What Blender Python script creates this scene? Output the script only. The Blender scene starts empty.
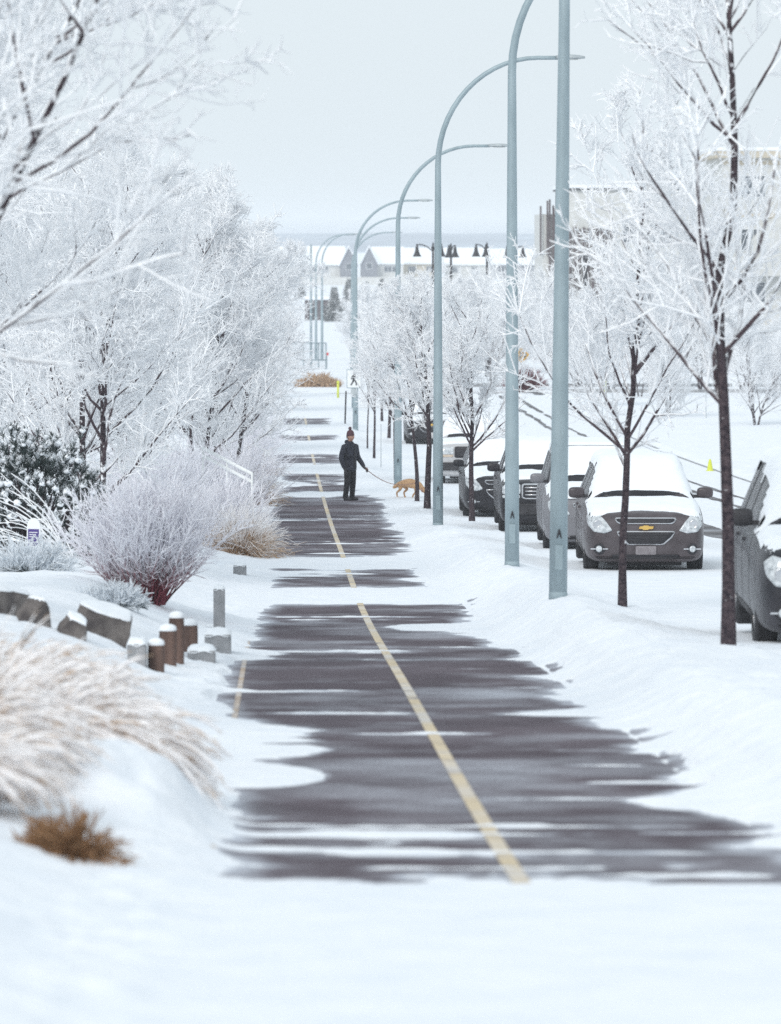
import bpy, bmesh, math, random
import numpy as np
from mathutils import Vector, Matrix
from mathutils.bvhtree import BVHTree

random.seed(7)
RS = np.random.RandomState
PI = math.pi
scene = bpy.context.scene
col = scene.collection
ZC = 12.0            # eye height of the photographer above datum
F = 5000.0           # focal length in pixels (long telephoto)
VX, VY = 278.0, 240.0  # where the street's direction and the level horizon meet

# ------------------------------------------------------------------ helpers
def tag(o, label=None, cat=None, group=None, kind=None):
    if label: o['label'] = label
    if cat: o['category'] = cat
    if group: o['group'] = group
    if kind: o['kind'] = kind
    return o

def link(name, me, parent=None):
    o = bpy.data.objects.new(name, me)
    col.objects.link(o)
    if parent is not None: o.parent = parent
    return o

def thing(name, label, cat, loc=(0, 0, 0), rz=0.0, group=None):
    o = bpy.data.objects.new(name, None)
    o.empty_display_size = 0.2
    col.objects.link(o)
    o.location = loc
    o.rotation_euler = (0, 0, rz)
    tag(o, label, cat, group)
    return o

def make_mesh(name, V, Fc, mats, parent=None, smooth=False, fmat=None, attr=None):
    me = bpy.data.meshes.new(name)
    V = np.asarray(V, dtype=np.float32).reshape(-1, 3)
    if isinstance(Fc, np.ndarray):
        n, k = Fc.shape
        me.vertices.add(len(V)); me.vertices.foreach_set('co', V.ravel())
        me.loops.add(n * k); me.loops.foreach_set('vertex_index', Fc.astype(np.int32).ravel())
        me.polygons.add(n)
        me.polygons.foreach_set('loop_start', np.arange(0, n * k, k, dtype=np.int32))
        me.update(calc_edges=True)
    else:
        me.from_pydata([tuple(map(float, v)) for v in V], [], Fc)
    if not isinstance(mats, (list, tuple)): mats = [mats]
    for m in mats: me.materials.append(m)
    n = len(me.polygons)
    if smooth: me.polygons.foreach_set('use_smooth', np.ones(n, dtype=bool))
    if fmat is not None: me.polygons.foreach_set('material_index', np.asarray(fmat, dtype=np.int32))
    if attr is not None:
        a = me.attributes.new('frost', 'FLOAT', 'POINT')
        a.data.foreach_set('value', np.asarray(attr, dtype=np.float32))
    me.validate()
    me.update()
    return link(name, me, parent)

class MB:
    """collects shapes, links them as ONE mesh object"""
    def __init__(s): s.V = []; s.F = []; s.M = []
    def add(s, V, Fc, m=0):
        b = len(s.V); s.V.extend([tuple(v) for v in V])
        for f in Fc: s.F.append([i + b for i in f]); s.M.append(m)
        return s
    def box(s, x0, x1, y0, y1, z0, z1, m=0, bev=0.0):
        if bev <= 0:
            V = [(x, y, z) for z in (z0, z1) for y in (y0, y1) for x in (x0, x1)]
            return s.add(V, [(0, 2, 3, 1), (4, 5, 7, 6), (0, 1, 5, 4), (2, 6, 7, 3), (0, 4, 6, 2), (1, 3, 7, 5)], m)
        bm = bmesh.new(); bmesh.ops.create_cube(bm, size=1)
        for v in bm.verts:
            v.co = Vector(((x0 + x1) / 2 + v.co.x * (x1 - x0), (y0 + y1) / 2 + v.co.y * (y1 - y0), (z0 + z1) / 2 + v.co.z * (z1 - z0)))
        bmesh.ops.bevel(bm, geom=bm.edges[:], offset=bev, segments=2, affect='EDGES', profile=0.6)
        s.bm(bm, m); bm.free(); return s
    def bm(s, bm, m=0):
        bm.verts.index_update()
        return s.add([v.co[:] for v in bm.verts], [[v.index for v in f.verts] for f in bm.faces], m)
    def tube(s, pts, rad, n=10, m=0, cap=True):
        pts = [Vector(p) for p in pts]
        if not hasattr(rad, '__len__'): rad = [rad] * len(pts)
        V = []; Fc = []
        up = None
        for i, p in enumerate(pts):
            t = (pts[min(i + 1, len(pts) - 1)] - pts[max(i - 1, 0)]).normalized()
            if up is None:
                up = t.cross(Vector((0.0, 1.0, 0.01))); 
                if up.length < 0.1: up = t.cross(Vector((1, 0, 0)))
            up = (up - t * up.dot(t)).normalized(); w = t.cross(up)
            for k in range(n):
                a = 2 * PI * k / n
                V.append(p + (up * math.cos(a) + w * math.sin(a)) * rad[i])
        for i in range(len(pts) - 1):
            for k in range(n):
                a = i * n + k; b = i * n + (k + 1) % n
                Fc.append((a, b, b + n, a + n))
        if cap:
            Fc.append(tuple(range(n - 1, -1, -1))); Fc.append(tuple(range((len(pts) - 1) * n, len(pts) * n)))
        return s.add(V, Fc, m)
    def lathe(s, prof, n=20, m=0, c=(0, 0, 0), axis='z'):
        V = []; Fc = []
        for r, h in prof:
            for k in range(n):
                a = 2 * PI * k / n; x, y = r * math.cos(a), r * math.sin(a)
                if axis == 'z': V.append((c[0] + x, c[1] + y, c[2] + h))
                elif axis == 'x': V.append((c[0] + h, c[1] + x, c[2] + y))
                else: V.append((c[0] + x, c[1] + h, c[2] + y))
        for i in range(len(prof) - 1):
            for k in range(n):
                a = i * n + k; b = i * n + (k + 1) % n
                Fc.append((a, b, b + n, a + n))
        return s.add(V, Fc, m)
    def prism(s, poly, y0, y1, m=0):
        """polygon in x,z pushed from y0 to y1"""
        n = len(poly)
        V = [(x, y0, z) for x, z in poly] + [(x, y1, z) for x, z in poly]
        Fc = [tuple(range(n)), tuple(range(2 * n - 1, n - 1, -1))] + [(i, i + n, (i + 1) % n + n, (i + 1) % n) for i in range(n)]
        return s.add(V, Fc, m)
    def build(s, name, mats, parent=None, smooth=False):
        return make_mesh(name, s.V, s.F, mats, parent, smooth, s.M)

def bake(o):
    dg = bpy.context.evaluated_depsgraph_get(); dg.update()
    me = bpy.data.meshes.new_from_object(o.evaluated_get(dg))
    o.modifiers.clear(); o.data = me
    return o

def copy_tree(o, parent=None):
    c = o.copy(); col.objects.link(c)
    if parent is not None: c.parent = parent
    for ch in [x for x in list(col.objects) if x.parent == o]: copy_tree(ch, c)
    return c

# ---- noise
_T = RS(11).rand(256, 256).astype(np.float64)
def vnoise(x, y, sd=0):
    x = np.asarray(x, float) + sd * 17.31; y = np.asarray(y, float) + sd * 9.77
    xi = np.floor(x).astype(int); yi = np.floor(y).astype(int)
    fx = x - xi; fy = y - yi
    fx = fx * fx * (3 - 2 * fx); fy = fy * fy * (3 - 2 * fy)
    a = _T[xi & 255, yi & 255]; b = _T[(xi + 1) & 255, yi & 255]; c = _T[xi & 255, (yi + 1) & 255]; d = _T[(xi + 1) & 255, (yi + 1) & 255]
    return (a * (1 - fx) + b * fx) * (1 - fy) + (c * (1 - fx) + d * fx) * fy
def fbm(x, y, sd=0, o=4):
    r = 0; a = 0.5; t = 0
    for i in range(o):
        r = r + a * (vnoise(x * 2 ** i, y * 2 ** i, sd + i) - 0.5) * 2; t += a; a *= 0.5
    return r / t
def sstep(a, b, x):
    t = np.clip((np.asarray(x, float) - a) / (b - a), 0, 1); return t * t * (3 - 2 * t)

# ------------------------------------------------------------------ materials
def new_mat(name):
    m = bpy.data.materials.new(name); m.use_nodes = True
    nt = m.node_tree; return m, nt, nt.nodes['Principled BSDF']

def N(nt, t, **kw):
    n = nt.nodes.new(t)
    for k, v in kw.items(): setattr(n, k, v)
    return n

def noise_node(nt, scale, detail=4, rough=0.55, coord='Object', vscale=None):
    tc = N(nt, 'ShaderNodeTexCoord'); out = tc.outputs[coord]
    if vscale:
        mp = N(nt, 'ShaderNodeMapping'); mp.inputs['Scale'].default_value = vscale
        nt.links.new(out, mp.inputs['Vector']); out = mp.outputs['Vector']
    n = N(nt, 'ShaderNodeTexNoise'); n.inputs['Scale'].default_value = scale
    n.inputs['Detail'].default_value = detail; n.inputs['Roughness'].default_value = rough
    nt.links.new(out, n.inputs['Vector']); return n

def ramp(nt, src, stops):
    r = N(nt, 'ShaderNodeValToRGB'); e = r.color_ramp.elements
    while len(e) > 1: e.remove(e[0])
    e[0].position = stops[0][0]; e[0].color = (*stops[0][1], 1)
    for p, c in stops[1:]:
        x = e.new(p); x.color = (*c, 1)
    nt.links.new(src, r.inputs['Fac']); return r

def rough_mat(name, c1, c2, scale=6, rough=0.8, bump=0.0, bscale=40, metal=0.0, spec=0.4, vscale=None, lo=0.3, hi=0.7, coat=0.0):
    m, nt, p = new_mat(name)
    n = noise_node(nt, scale, vscale=vscale)
    r = ramp(nt, n.outputs['Fac'], [(lo, c1), (hi, c2)])
    nt.links.new(r.outputs['Color'], p.inputs['Base Color'])
    p.inputs['Roughness'].default_value = rough; p.inputs['Metallic'].default_value = metal
    p.inputs['Specular IOR Level'].default_value = spec; p.inputs['Coat Weight'].default_value = coat
    if bump > 0:
        b = N(nt, 'ShaderNodeBump'); b.inputs['Strength'].default_value = bump; b.inputs['Distance'].default_value = 0.02
        n2 = noise_node(nt, bscale, 5)
        nt.links.new(n2.outputs['Fac'], b.inputs['Height']); nt.links.new(b.outputs['Normal'], p.inputs['Normal'])
    return m

def frosted_mat(name, c1, c2, frost=(0.965, 0.975, 0.99), nscale=9.0, namp=0.9, zamp=0.25, rough=0.85, soft=0.12):
    """bark or stalk colour under hoar frost; the mesh attribute 'frost' says how iced each spot is"""
    m, nt, p = new_mat(name)
    n = noise_node(nt, nscale, 3)
    base = ramp(nt, noise_node(nt, 25, 3).outputs['Fac'], [(0.35, c1), (0.65, c2)])
    at = N(nt, 'ShaderNodeAttribute'); at.attribute_name = 'frost'
    a1 = N(nt, 'ShaderNodeMath', operation='MULTIPLY_ADD'); a1.inputs[1].default_value = namp; a1.inputs[2].default_value = -namp / 2
    nt.links.new(n.outputs['Fac'], a1.inputs[0])
    a2 = N(nt, 'ShaderNodeMath', operation='ADD'); nt.links.new(a1.outputs[0], a2.inputs[0]); nt.links.new(at.outputs['Fac'], a2.inputs[1])
    g = N(nt, 'ShaderNodeNewGeometry'); sp = N(nt, 'ShaderNodeSeparateXYZ'); nt.links.new(g.outputs['Normal'], sp.inputs[0])
    a3 = N(nt, 'ShaderNodeMath', operation='MULTIPLY_ADD'); a3.inputs[1].default_value = zamp
    nt.links.new(sp.outputs['Z'], a3.inputs[0]); nt.links.new(a2.outputs[0], a3.inputs[2])
    mr = N(nt, 'ShaderNodeMapRange'); mr.inputs['From Min'].default_value = 0.5 - soft; mr.inputs['From Max'].default_value = 0.5 + soft
    nt.links.new(a3.outputs[0], mr.inputs['Value'])
    mx = N(nt, 'ShaderNodeMix', data_type='RGBA'); nt.links.new(mr.outputs['Result'], mx.inputs['Factor'])
    nt.links.new(base.outputs['Color'], mx.inputs['A']); mx.inputs['B'].default_value = (*frost, 1)
    nt.links.new(mx.outputs['Result'], p.inputs['Base Color'])
    p.inputs['Roughness'].default_value = rough; p.inputs['Specular IOR Level'].default_value = 0.2
    return m

M = {}
M['snow'] = rough_mat('snow', (0.79, 0.83, 0.885), (0.89, 0.91, 0.94), 3, 0.75, 0.9, 16, spec=0.3)
M['snowcap'] = rough_mat('snow_cap', (0.85, 0.885, 0.93), (0.90, 0.925, 0.95), 9, 0.75, 0.3, 30, spec=0.25)
M['bark'] = frosted_mat('bark', (0.020, 0.015, 0.021), (0.085, 0.064, 0.070), nscale=11, namp=2.0, zamp=0.15)
M['twig'] = frosted_mat('frosted_twigs', (0.05, 0.035, 0.045), (0.11, 0.08, 0.085), nscale=5, namp=1.0, zamp=0.3)
M['dogwood'] = frosted_mat('red_stems', (0.16, 0.028, 0.045), (0.26, 0.07, 0.085), frost=(0.93, 0.925, 0.965), nscale=12, namp=0.5, zamp=0.1)
M['straw'] = frosted_mat('straw', (0.42, 0.26, 0.14), (0.66, 0.50, 0.36), frost=(0.95, 0.93, 0.93), nscale=5, namp=1.0, zamp=0.1)
M['brownleaf'] = rough_mat('brown_stubble', (0.22, 0.11, 0.05), (0.40, 0.24, 0.13), 14, 0.9)
M['needle'] = frosted_mat('pine_needles', (0.018, 0.03, 0.03), (0.05, 0.075, 0.07), frost=(0.80, 0.84, 0.88), nscale=6, namp=1.1, zamp=0.25)
M['spruce'] = frosted_mat('spruce_needles', (0.018, 0.03, 0.035), (0.04, 0.06, 0.06), nscale=1.5, namp=1.0, zamp=0.25)
M['rock'] = rough_mat('rock', (0.035, 0.030, 0.033), (0.22, 0.195, 0.18), 4, 0.9, 0.8, 12)
M['block'] = rough_mat('concrete_block', (0.24, 0.25, 0.26), (0.36, 0.36, 0.37), 7, 0.9, 0.5, 30)
M['log'] = rough_mat('weathered_log', (0.05, 0.03, 0.026), (0.19, 0.12, 0.095), 9, 0.9, 0.9, 20, vscale=(1, 1, 0.15))
M['galv'] = rough_mat('galvanised_steel', (0.26, 0.33, 0.36), (0.36, 0.44, 0.47), 5, 0.55, 0.0, metal=0.25, vscale=(1, 1, 0.35))
M['galv2'] = rough_mat('lamp_head', (0.36, 0.40, 0.42), (0.50, 0.54, 0.55), 4, 0.5, metal=0.2)
M['lens'] = rough_mat('lamp_lens', (0.55, 0.58, 0.58), (0.7, 0.72, 0.7), 4, 0.2)
M['black'] = rough_mat('black_paint', (0.012, 0.012, 0.016), (0.03, 0.028, 0.034), 8, 0.5)
M['yellowpost'] = rough_mat('yellow_plastic', (0.60, 0.66, 0.05), (0.72, 0.76, 0.10), 4, 0.5)
M['signyellow'] = rough_mat('sign_yellow', (0.85, 0.42, 0.02), (0.92, 0.5, 0.03), 4, 0.4)
M['signwhite'] = rough_mat('sign_white', (0.78, 0.8, 0.8), (0.84, 0.86, 0.86), 4, 0.4)
M['signpurple'] = rough_mat('sign_purple', (0.05, 0.03, 0.16), (0.08, 0.05, 0.24), 4, 0.4)
M['signred'] = rough_mat('sign_red', (0.6, 0.04, 0.05), (0.7, 0.06, 0.07), 4, 0.4)
M['glass'] = rough_mat('glass', (0.012, 0.012, 0.016), (0.03, 0.03, 0.035), 3, 0.22, spec=0.3)
M['tyre'] = rough_mat('tyre_rubber', (0.012, 0.012, 0.014), (0.05, 0.05, 0.055), 9, 0.8)
M['rim'] = rough_mat('alloy', (0.25, 0.25, 0.26), (0.45, 0.45, 0.46), 9, 0.35, metal=0.7)
M['chrome'] = rough_mat('chrome', (0.55, 0.56, 0.58), (0.7, 0.7, 0.72), 5, 0.25, metal=0.8)
M['gold'] = rough_mat('gold_badge', (0.6, 0.38, 0.09), (0.7, 0.47, 0.14), 5, 0.3, metal=0.4)
M['plastic'] = rough_mat('dark_plastic', (0.02, 0.019, 0.022), (0.045, 0.043, 0.048), 9, 0.6)
M['headlamp'] = rough_mat('headlamp_lens', (0.35, 0.38, 0.40), (0.75, 0.78, 0.80), 22, 0.12, spec=0.8)
M['amber'] = rough_mat('amber_lens', (0.45, 0.2, 0.08), (0.6, 0.3, 0.13), 9, 0.2)
def paint(name, c, dirt=(0.30, 0.28, 0.29), k=0.5):
    c2 = tuple(a * (1 - k) + b * k for a, b in zip(c, dirt))
    return rough_mat(name, c, c2, 3.2, 0.42, 0.0, metal=0.1, spec=0.35, coat=0.12)
# asphalt: aggregate, wet sheen, salt and blown frost in streaks
def asphalt_mat(name, c1, c2, frostamt=0.95):
    m, nt, p = new_mat(name)
    n = noise_node(nt, 0.9, 5, 0.6, vscale=(1.0, 0.55, 1)); fine = noise_node(nt, 90, 3)
    r = ramp(nt, n.outputs['Fac'], [(0.36, c1), (0.64, c2)])
    n3 = noise_node(nt, 0.9, 6, 0.62, vscale=(0.5, 0.5, 1))
    dust = N(nt, 'ShaderNodeMapRange'); dust.inputs['From Min'].default_value = 0.47; dust.inputs['From Max'].default_value = 0.72
    dust.inputs['To Max'].default_value = frostamt
    nt.links.new(n3.outputs['Fac'], dust.inputs['Value'])
    mu = N(nt, 'ShaderNodeMath', operation='MULTIPLY'); nt.links.new(dust.outputs['Result'], mu.inputs[0])
    fr = N(nt, 'ShaderNodeMapRange'); fr.inputs['From Min'].default_value = 0.3; fr.inputs['From Max'].default_value = 0.65
    nt.links.new(fine.outputs['Fac'], fr.inputs['Value']); nt.links.new(fr.outputs['Result'], mu.inputs[1])
    # powder snow thinning out from the snow's edge (attribute: how much lies there)
    at = N(nt, 'ShaderNodeAttribute'); at.attribute_name = 'frost'
    n4 = noise_node(nt, 4.5, 5, 0.7, vscale=(0.7, 1, 1)); pw = N(nt, 'ShaderNodeMapRange'); pw.inputs['From Min'].default_value = 0.32; pw.inputs['From Max'].default_value = 0.62; pw.inputs['To Min'].default_value = 0.35; pw.inputs['To Max'].default_value = 1.1
    nt.links.new(n4.outputs['Fac'], pw.inputs['Value'])
    pm = N(nt, 'ShaderNodeMath', operation='MULTIPLY'); nt.links.new(at.outputs['Fac'], pm.inputs[0]); nt.links.new(pw.outputs['Result'], pm.inputs[1])
    mxm = N(nt, 'ShaderNodeMath', operation='MAXIMUM', use_clamp=True); nt.links.new(mu.outputs[0], mxm.inputs[0]); nt.links.new(pm.outputs[0], mxm.inputs[1]); mu = mxm
    mx = N(nt, 'ShaderNodeMix', data_type='RGBA'); nt.links.new(mu.outputs[0], mx.inputs['Factor'])
    nt.links.new(r.outputs['Color'], mx.inputs['A']); mx.inputs['B'].default_value = (0.62, 0.66, 0.73, 1)
    nt.links.new(mx.outputs['Result'], p.inputs['Base Color'])
    p.inputs['Roughness'].default_value = 0.75; p.inputs['Specular IOR Level'].default_value = 0.25
    b = N(nt, 'ShaderNodeBump'); b.inputs['Strength'].default_value = 0.4; b.inputs['Distance'].default_value = 0.006
    nt.links.new(fine.outputs['Fac'], b.inputs['Height']); nt.links.new(b.outputs['Normal'], p.inputs['Normal'])
    return m
M['asphalt'] = asphalt_mat('asphalt', (0.054, 0.038, 0.050), (0.104, 0.082, 0.099))
M['road'] = asphalt_mat('road_asphalt', (0.07, 0.065, 0.07), (0.13, 0.12, 0.12), 0.8)
def line_mat(name, c, wear=(0.10, 0.085, 0.10)):
    m, nt, p = new_mat(name)
    n = noise_node(nt, 2.6, 6, 0.7)
    r = ramp(nt, n.outputs['Fac'], [(0.34, wear), (0.46, c), (0.8, tuple(min(1, x * 1.15) for x in c))])
    n3 = noise_node(nt, 0.9, 6, 0.62, vscale=(0.6, 0.85, 1))
    dust = N(nt, 'ShaderNodeMapRange'); dust.inputs['From Min'].default_value = 0.42; dust.inputs['From Max'].default_value = 0.70; dust.inputs['To Min'].default_value = 0.1; dust.inputs['To Max'].default_value = 0.85
    nt.links.new(n3.outputs['Fac'], dust.inputs['Value'])
    mx = N(nt, 'ShaderNodeMix', data_type='RGBA'); nt.links.new(dust.outputs['Result'], mx.inputs['Factor'])
    nt.links.new(r.outputs['Color'], mx.inputs['A']); mx.inputs['B'].default_value = (0.62, 0.62, 0.64, 1)
    nt.links.new(mx.outputs['Result'], p.inputs['Base Color']); p.inputs['Roughness'].default_value = 0.8
    return m
M['yline'] = line_mat('yellow_road_paint', (0.60, 0.48, 0.30))
M['edge'] = line_mat('sandy_edge', (0.42, 0.30, 0.19))

# ------------------------------------------------------------------ terrain
_GY = np.array([-400, -40, 0, 10, 20, 23, 42, 66, 86, 106, 131, 165, 200, 230, 250, 290, 385, 500, 700, 850, 1000, 1300, 2000, 3000, 9000.])
_GG = np.array([3.0, 1.6, 1.7, 2.15, 2.75, 2.93, 3.8, 4.85, 5.4, 5.95, 6.45, 6.95, 7.25, 7.5, 7.6, 8.1, 9.0, 10, 11, 9.3, 8, 9, 9, 8, 8.])
_d = np.gradient(_GG, _GY)
_sec = np.diff(_GG) / np.diff(_GY)
for _i in range(1, len(_GY) - 1):
    _d[_i] = 0 if _sec[_i - 1] * _sec[_i] <= 0 else 2 * _sec[_i - 1] * _sec[_i] / (_sec[_i - 1] + _sec[_i])
def G(Y):
    Y = np.clip(np.asarray(Y, float), -400, 8999)
    i = np.clip(np.searchsorted(_GY, Y) - 1, 0, len(_GY) - 2)
    h = _GY[i + 1] - _GY[i]; t = (Y - _GY[i]) / h
    return ((2 * t**3 - 3 * t**2 + 1) * _GG[i] + (t**3 - 2 * t**2 + t) * h * _d[i] + (-2 * t**3 + 3 * t**2) * _GG[i + 1] + (t**3 - t**2) * h * _d[i + 1])
def base_z(X, Y):
    """lie of the land without loose snow"""
    X = np.asarray(X, float); Y = np.asarray(Y, float)
    z = ZC - G(Y)
    near = 1 - sstep(245, 262, Y)
    r = np.interp(Y, [20, 45, 76, 100, 135, 200, 240], [0.2, 0.2, 0.12, 0, -0.12, -0.18, 0])
    v = np.interp(Y, [20, 45, 57, 72, 100, 135, 200, 240], [0.22, 0.30, 0.42, 0.34, 0.06, -0.12, -0.15, 0])
    z = z + near * (r * sstep(2.5, 3.3, X) + (v - r) * np.exp(-((X - 3.3) / 0.55) ** 2) * (X > 2.5))
    z = z + near * (0.12 * sstep(12.9, 13.2, X)) + near * 0.55 * sstep(-0.55, -2.6, X)
    z = z + 0.34 * np.exp(-(np.abs(X + 0.82) / 0.42) ** 3 - ((Y - 25.9) / 1.5) ** 2) * (1 + 0.3 * fbm(X * 3, Y * 2, 77, 3))
    far = sstep(260, 500, Y)
    z = z + far * 0.8 * fbm(X / 90, Y / 140, 5)
    return z
def is_road(X, Y): return (X > 4.35) & (X < 13.0) & (Y < 248)
_yt = np.linspace(16, 330, 4000); _yp = VY + F * G(_yt) / _yt
def Yof(yp): return np.interp(-np.asarray(yp, float), -_yp, _yt)
rows = [(892, 560, 800), (884, 300, 800), (876, 236, 830), (870, 228, 840), (850, 218, 800), (820, 226, 752), (800, 232, 722), (780, 236, 695), (760, 238, 662), (740, 230, 645),
        (720, 226, 614), (705, 216, 590), (690, 214, 566), (670, 226, 548), (655, 235, 538), (640, 250, 478), (625, 260, 455), (612, 262, 475), (605, 270, 470),
        (580, 272, 415), (570, 275, 412), (556, 266, 408), (540, 268, 402), (520, 270, 392), (500, 272, 378), (490, 283, 352), (478, 283, 347), (455, 272, 342),
        (437, 278, 338), (420, 283, 329), (400, 280, 340)]
_rY = np.array([Yof(r[0]) for r in rows]); _rL = np.array([(r[1] - VX) * Yof(r[0]) / F for r in rows]); _rR = np.array([(r[2] - VX) * Yof(r[0]) / F for r in rows])
def bare(X, Y):
    """> 0 where the pavement shows through the snow (metres from the snow edge)"""
    X = np.asarray(X, float); Y = np.asarray(Y, float)
    L = np.interp(Y, _rY, _rL); R = np.interp(Y, _rY, _rR)
    yp = VY + F * G(Y) / np.maximum(Y, 1); xp = VX + F * X / np.maximum(Y, 1)
    n = fbm(X * 1.1, Y * 0.75, 3, 5); n2 = fbm(X * 0.9, Y * 1.6, 9, 4)
    hf = fbm(X * 7.0, Y * 3.5, 15, 3)
    b = np.minimum(X - L + 0.13 * n + 0.10 * n2, R - X + 0.36 * n + 0.2 * n2) + 0.09 * hf
    for c, hw, k in [(596, 9, 0.08), (563, 6.0, 0.09), (494, 2.2, 0.14), (469, 5.5, 0.14), (446, 6, 0.22), (430, 5.5, 0.25), (408, 10.5, 0.25), (395, 6, .2)]:
        b = np.minimum(b, (np.abs(yp - c) - hw) * k + 0.30 * n + 0.02)
    b = np.minimum(b, (878 + 9 * sstep(500, 781, xp) - yp) * 0.05 + 0.45 * n2 + 0.25 * hf)
    # a lighter dusting lying in patches
    for cx, cy, rx, ry, k in [(262, 742, 72, 15, 0.9), (258, 776, 55, 8, 0.9), (240, 655, 60, 3.5, 0.8), (545, 713, 75, 3, 0.7), (470, 628, 95, 3, 0.9), (320, 575, 60, 3, 0.5),
                              (700, 800, 90, 8, 0.5), (320, 452, 60, 2.2, 0.5), (305, 484, 30, 2.5, 0.5), (440, 855, 60, 6, .3)]:
        e = 1 - np.sqrt(((xp - cx) / rx) ** 2 + ((yp - cy) / ry) ** 2)
        b = np.where(e > -1.0, b - np.maximum(0, (e + 0.6) * k) * (1.0 + 1.6 * n2) * 1.15, b)
    streak = np.where(Y < 30, fbm(X * 0.8, Y * 4.2, 21, 4), fbm(X * 0.55, Y * 2.1, 21, 4))
    amt = 0.13 + 0.27 * sstep(790, 840, yp) + 0.03 * sstep(590, 560, yp) + 0.14 * sstep(500, 480, yp)
    b = np.minimum(b, (0.62 - amt - streak) * 1.2 + 0.05 + 0.16 * hf)
    return b
def ground_z(X, Y):
    X = np.asarray(X, float); Y = np.asarray(Y, float)
    z = base_z(X, Y)
    b = bare(X, Y)
    inpath = (X > -0.62) & (X < 2.85) & (Y > 15) & (Y < 243)
    edge = sstep(-0.45, -0.75, X) + sstep(2.55, 3.0, X)
    thick = np.clip(-b * 0.055, -0.012, 0.016)
    z_path = z + thick
    lump = 0.040 * fbm(X * 1.6, Y * 1.1, 31, 4) + 0.05 * fbm(X * 0.6, Y * 0.35, 41, 3) + 0.045 * np.abs(fbm(X * 4.0, Y * 2.6, 45, 3)) * sstep(200, 120, Y) + 0.022 * np.abs(fbm(X * 9, Y * 6, 47, 2)) * sstep(75, 40, Y)
    far = sstep(150, 300, Y)
    z_off = z + 0.035 + lump * (1 - far)
    side = np.clip(np.maximum(sstep(-0.15, -0.7, X), sstep(2.2, 3.2, X)), 0, 1)
    onroad = (X > 4.35) & (X < 13.0)
    wet = np.zeros_like(z)
    for tx, w in [(8.35, 0.42), (8.75, 0.2), (10.75, 0.2), (11.5, 0.16), (6.95, 0.10)]:
        wet = np.maximum(wet, 1 - np.abs(X - tx - 0.12 * fbm(Y * 0.05, X * 0, 3, 2)) / w + 0.6 * fbm(X, Y * 0.35, 51, 3) - (0.75 if tx == 6.95 else 0.1))
    z_road = z + np.clip(0.02 - wet * 0.05, -0.012, 0.02) + 0.010 * fbm(X * 1.2, Y * 0.5, 61, 3) * (wet < 0)
    z_out = np.where(onroad & (Y < 248), z_road, z_off)
    # kerb at the verge
    kb = sstep(4.15, 4.4, X) * (1 - sstep(12.85, 13.0, X)) * (Y < 248)
    z_out = z_out - 0.0 * kb
    z = np.where(inpath, z_path * (1 - side) + np.where(b > 0.0, np.minimum(z_path, z_path), np.maximum(z_path, z_off)) * side, z_out)
    # the crossing street, wheel-worn strip
    st = np.clip(1 - np.abs(Y - 247 - 0.12 * X) / 1.5 + 0.5 * fbm(X * 0.3, Y * 0.5, 71, 3), 0, 1) * (Y > 240) * (Y < 258)
    z = z - 0.09 * sstep(0.1, 0.5, st)
    return z
def gz(x, y): return float(ground_z(np.array([x]), np.array([y]))[0])
def P(px, py, dz=0.0):
    """point on the ground seen at that place of the picture"""
    Y = np.linspace(15, 700, 6000)
    X = (px - VX) * Y / F
    z = base_z(X, Y) + dz
    yp = VY + F * (ZC - z) / Y
    i = np.where(yp <= py)[0]
    i = i[0] if len(i) else len(Y) - 1
    return float(X[i]), float(Y[i])
def XatY(px, Y): return (px - VX) * Y / F
def ZatY(py, Y): return ZC - (py - VY) * Y / F

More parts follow.
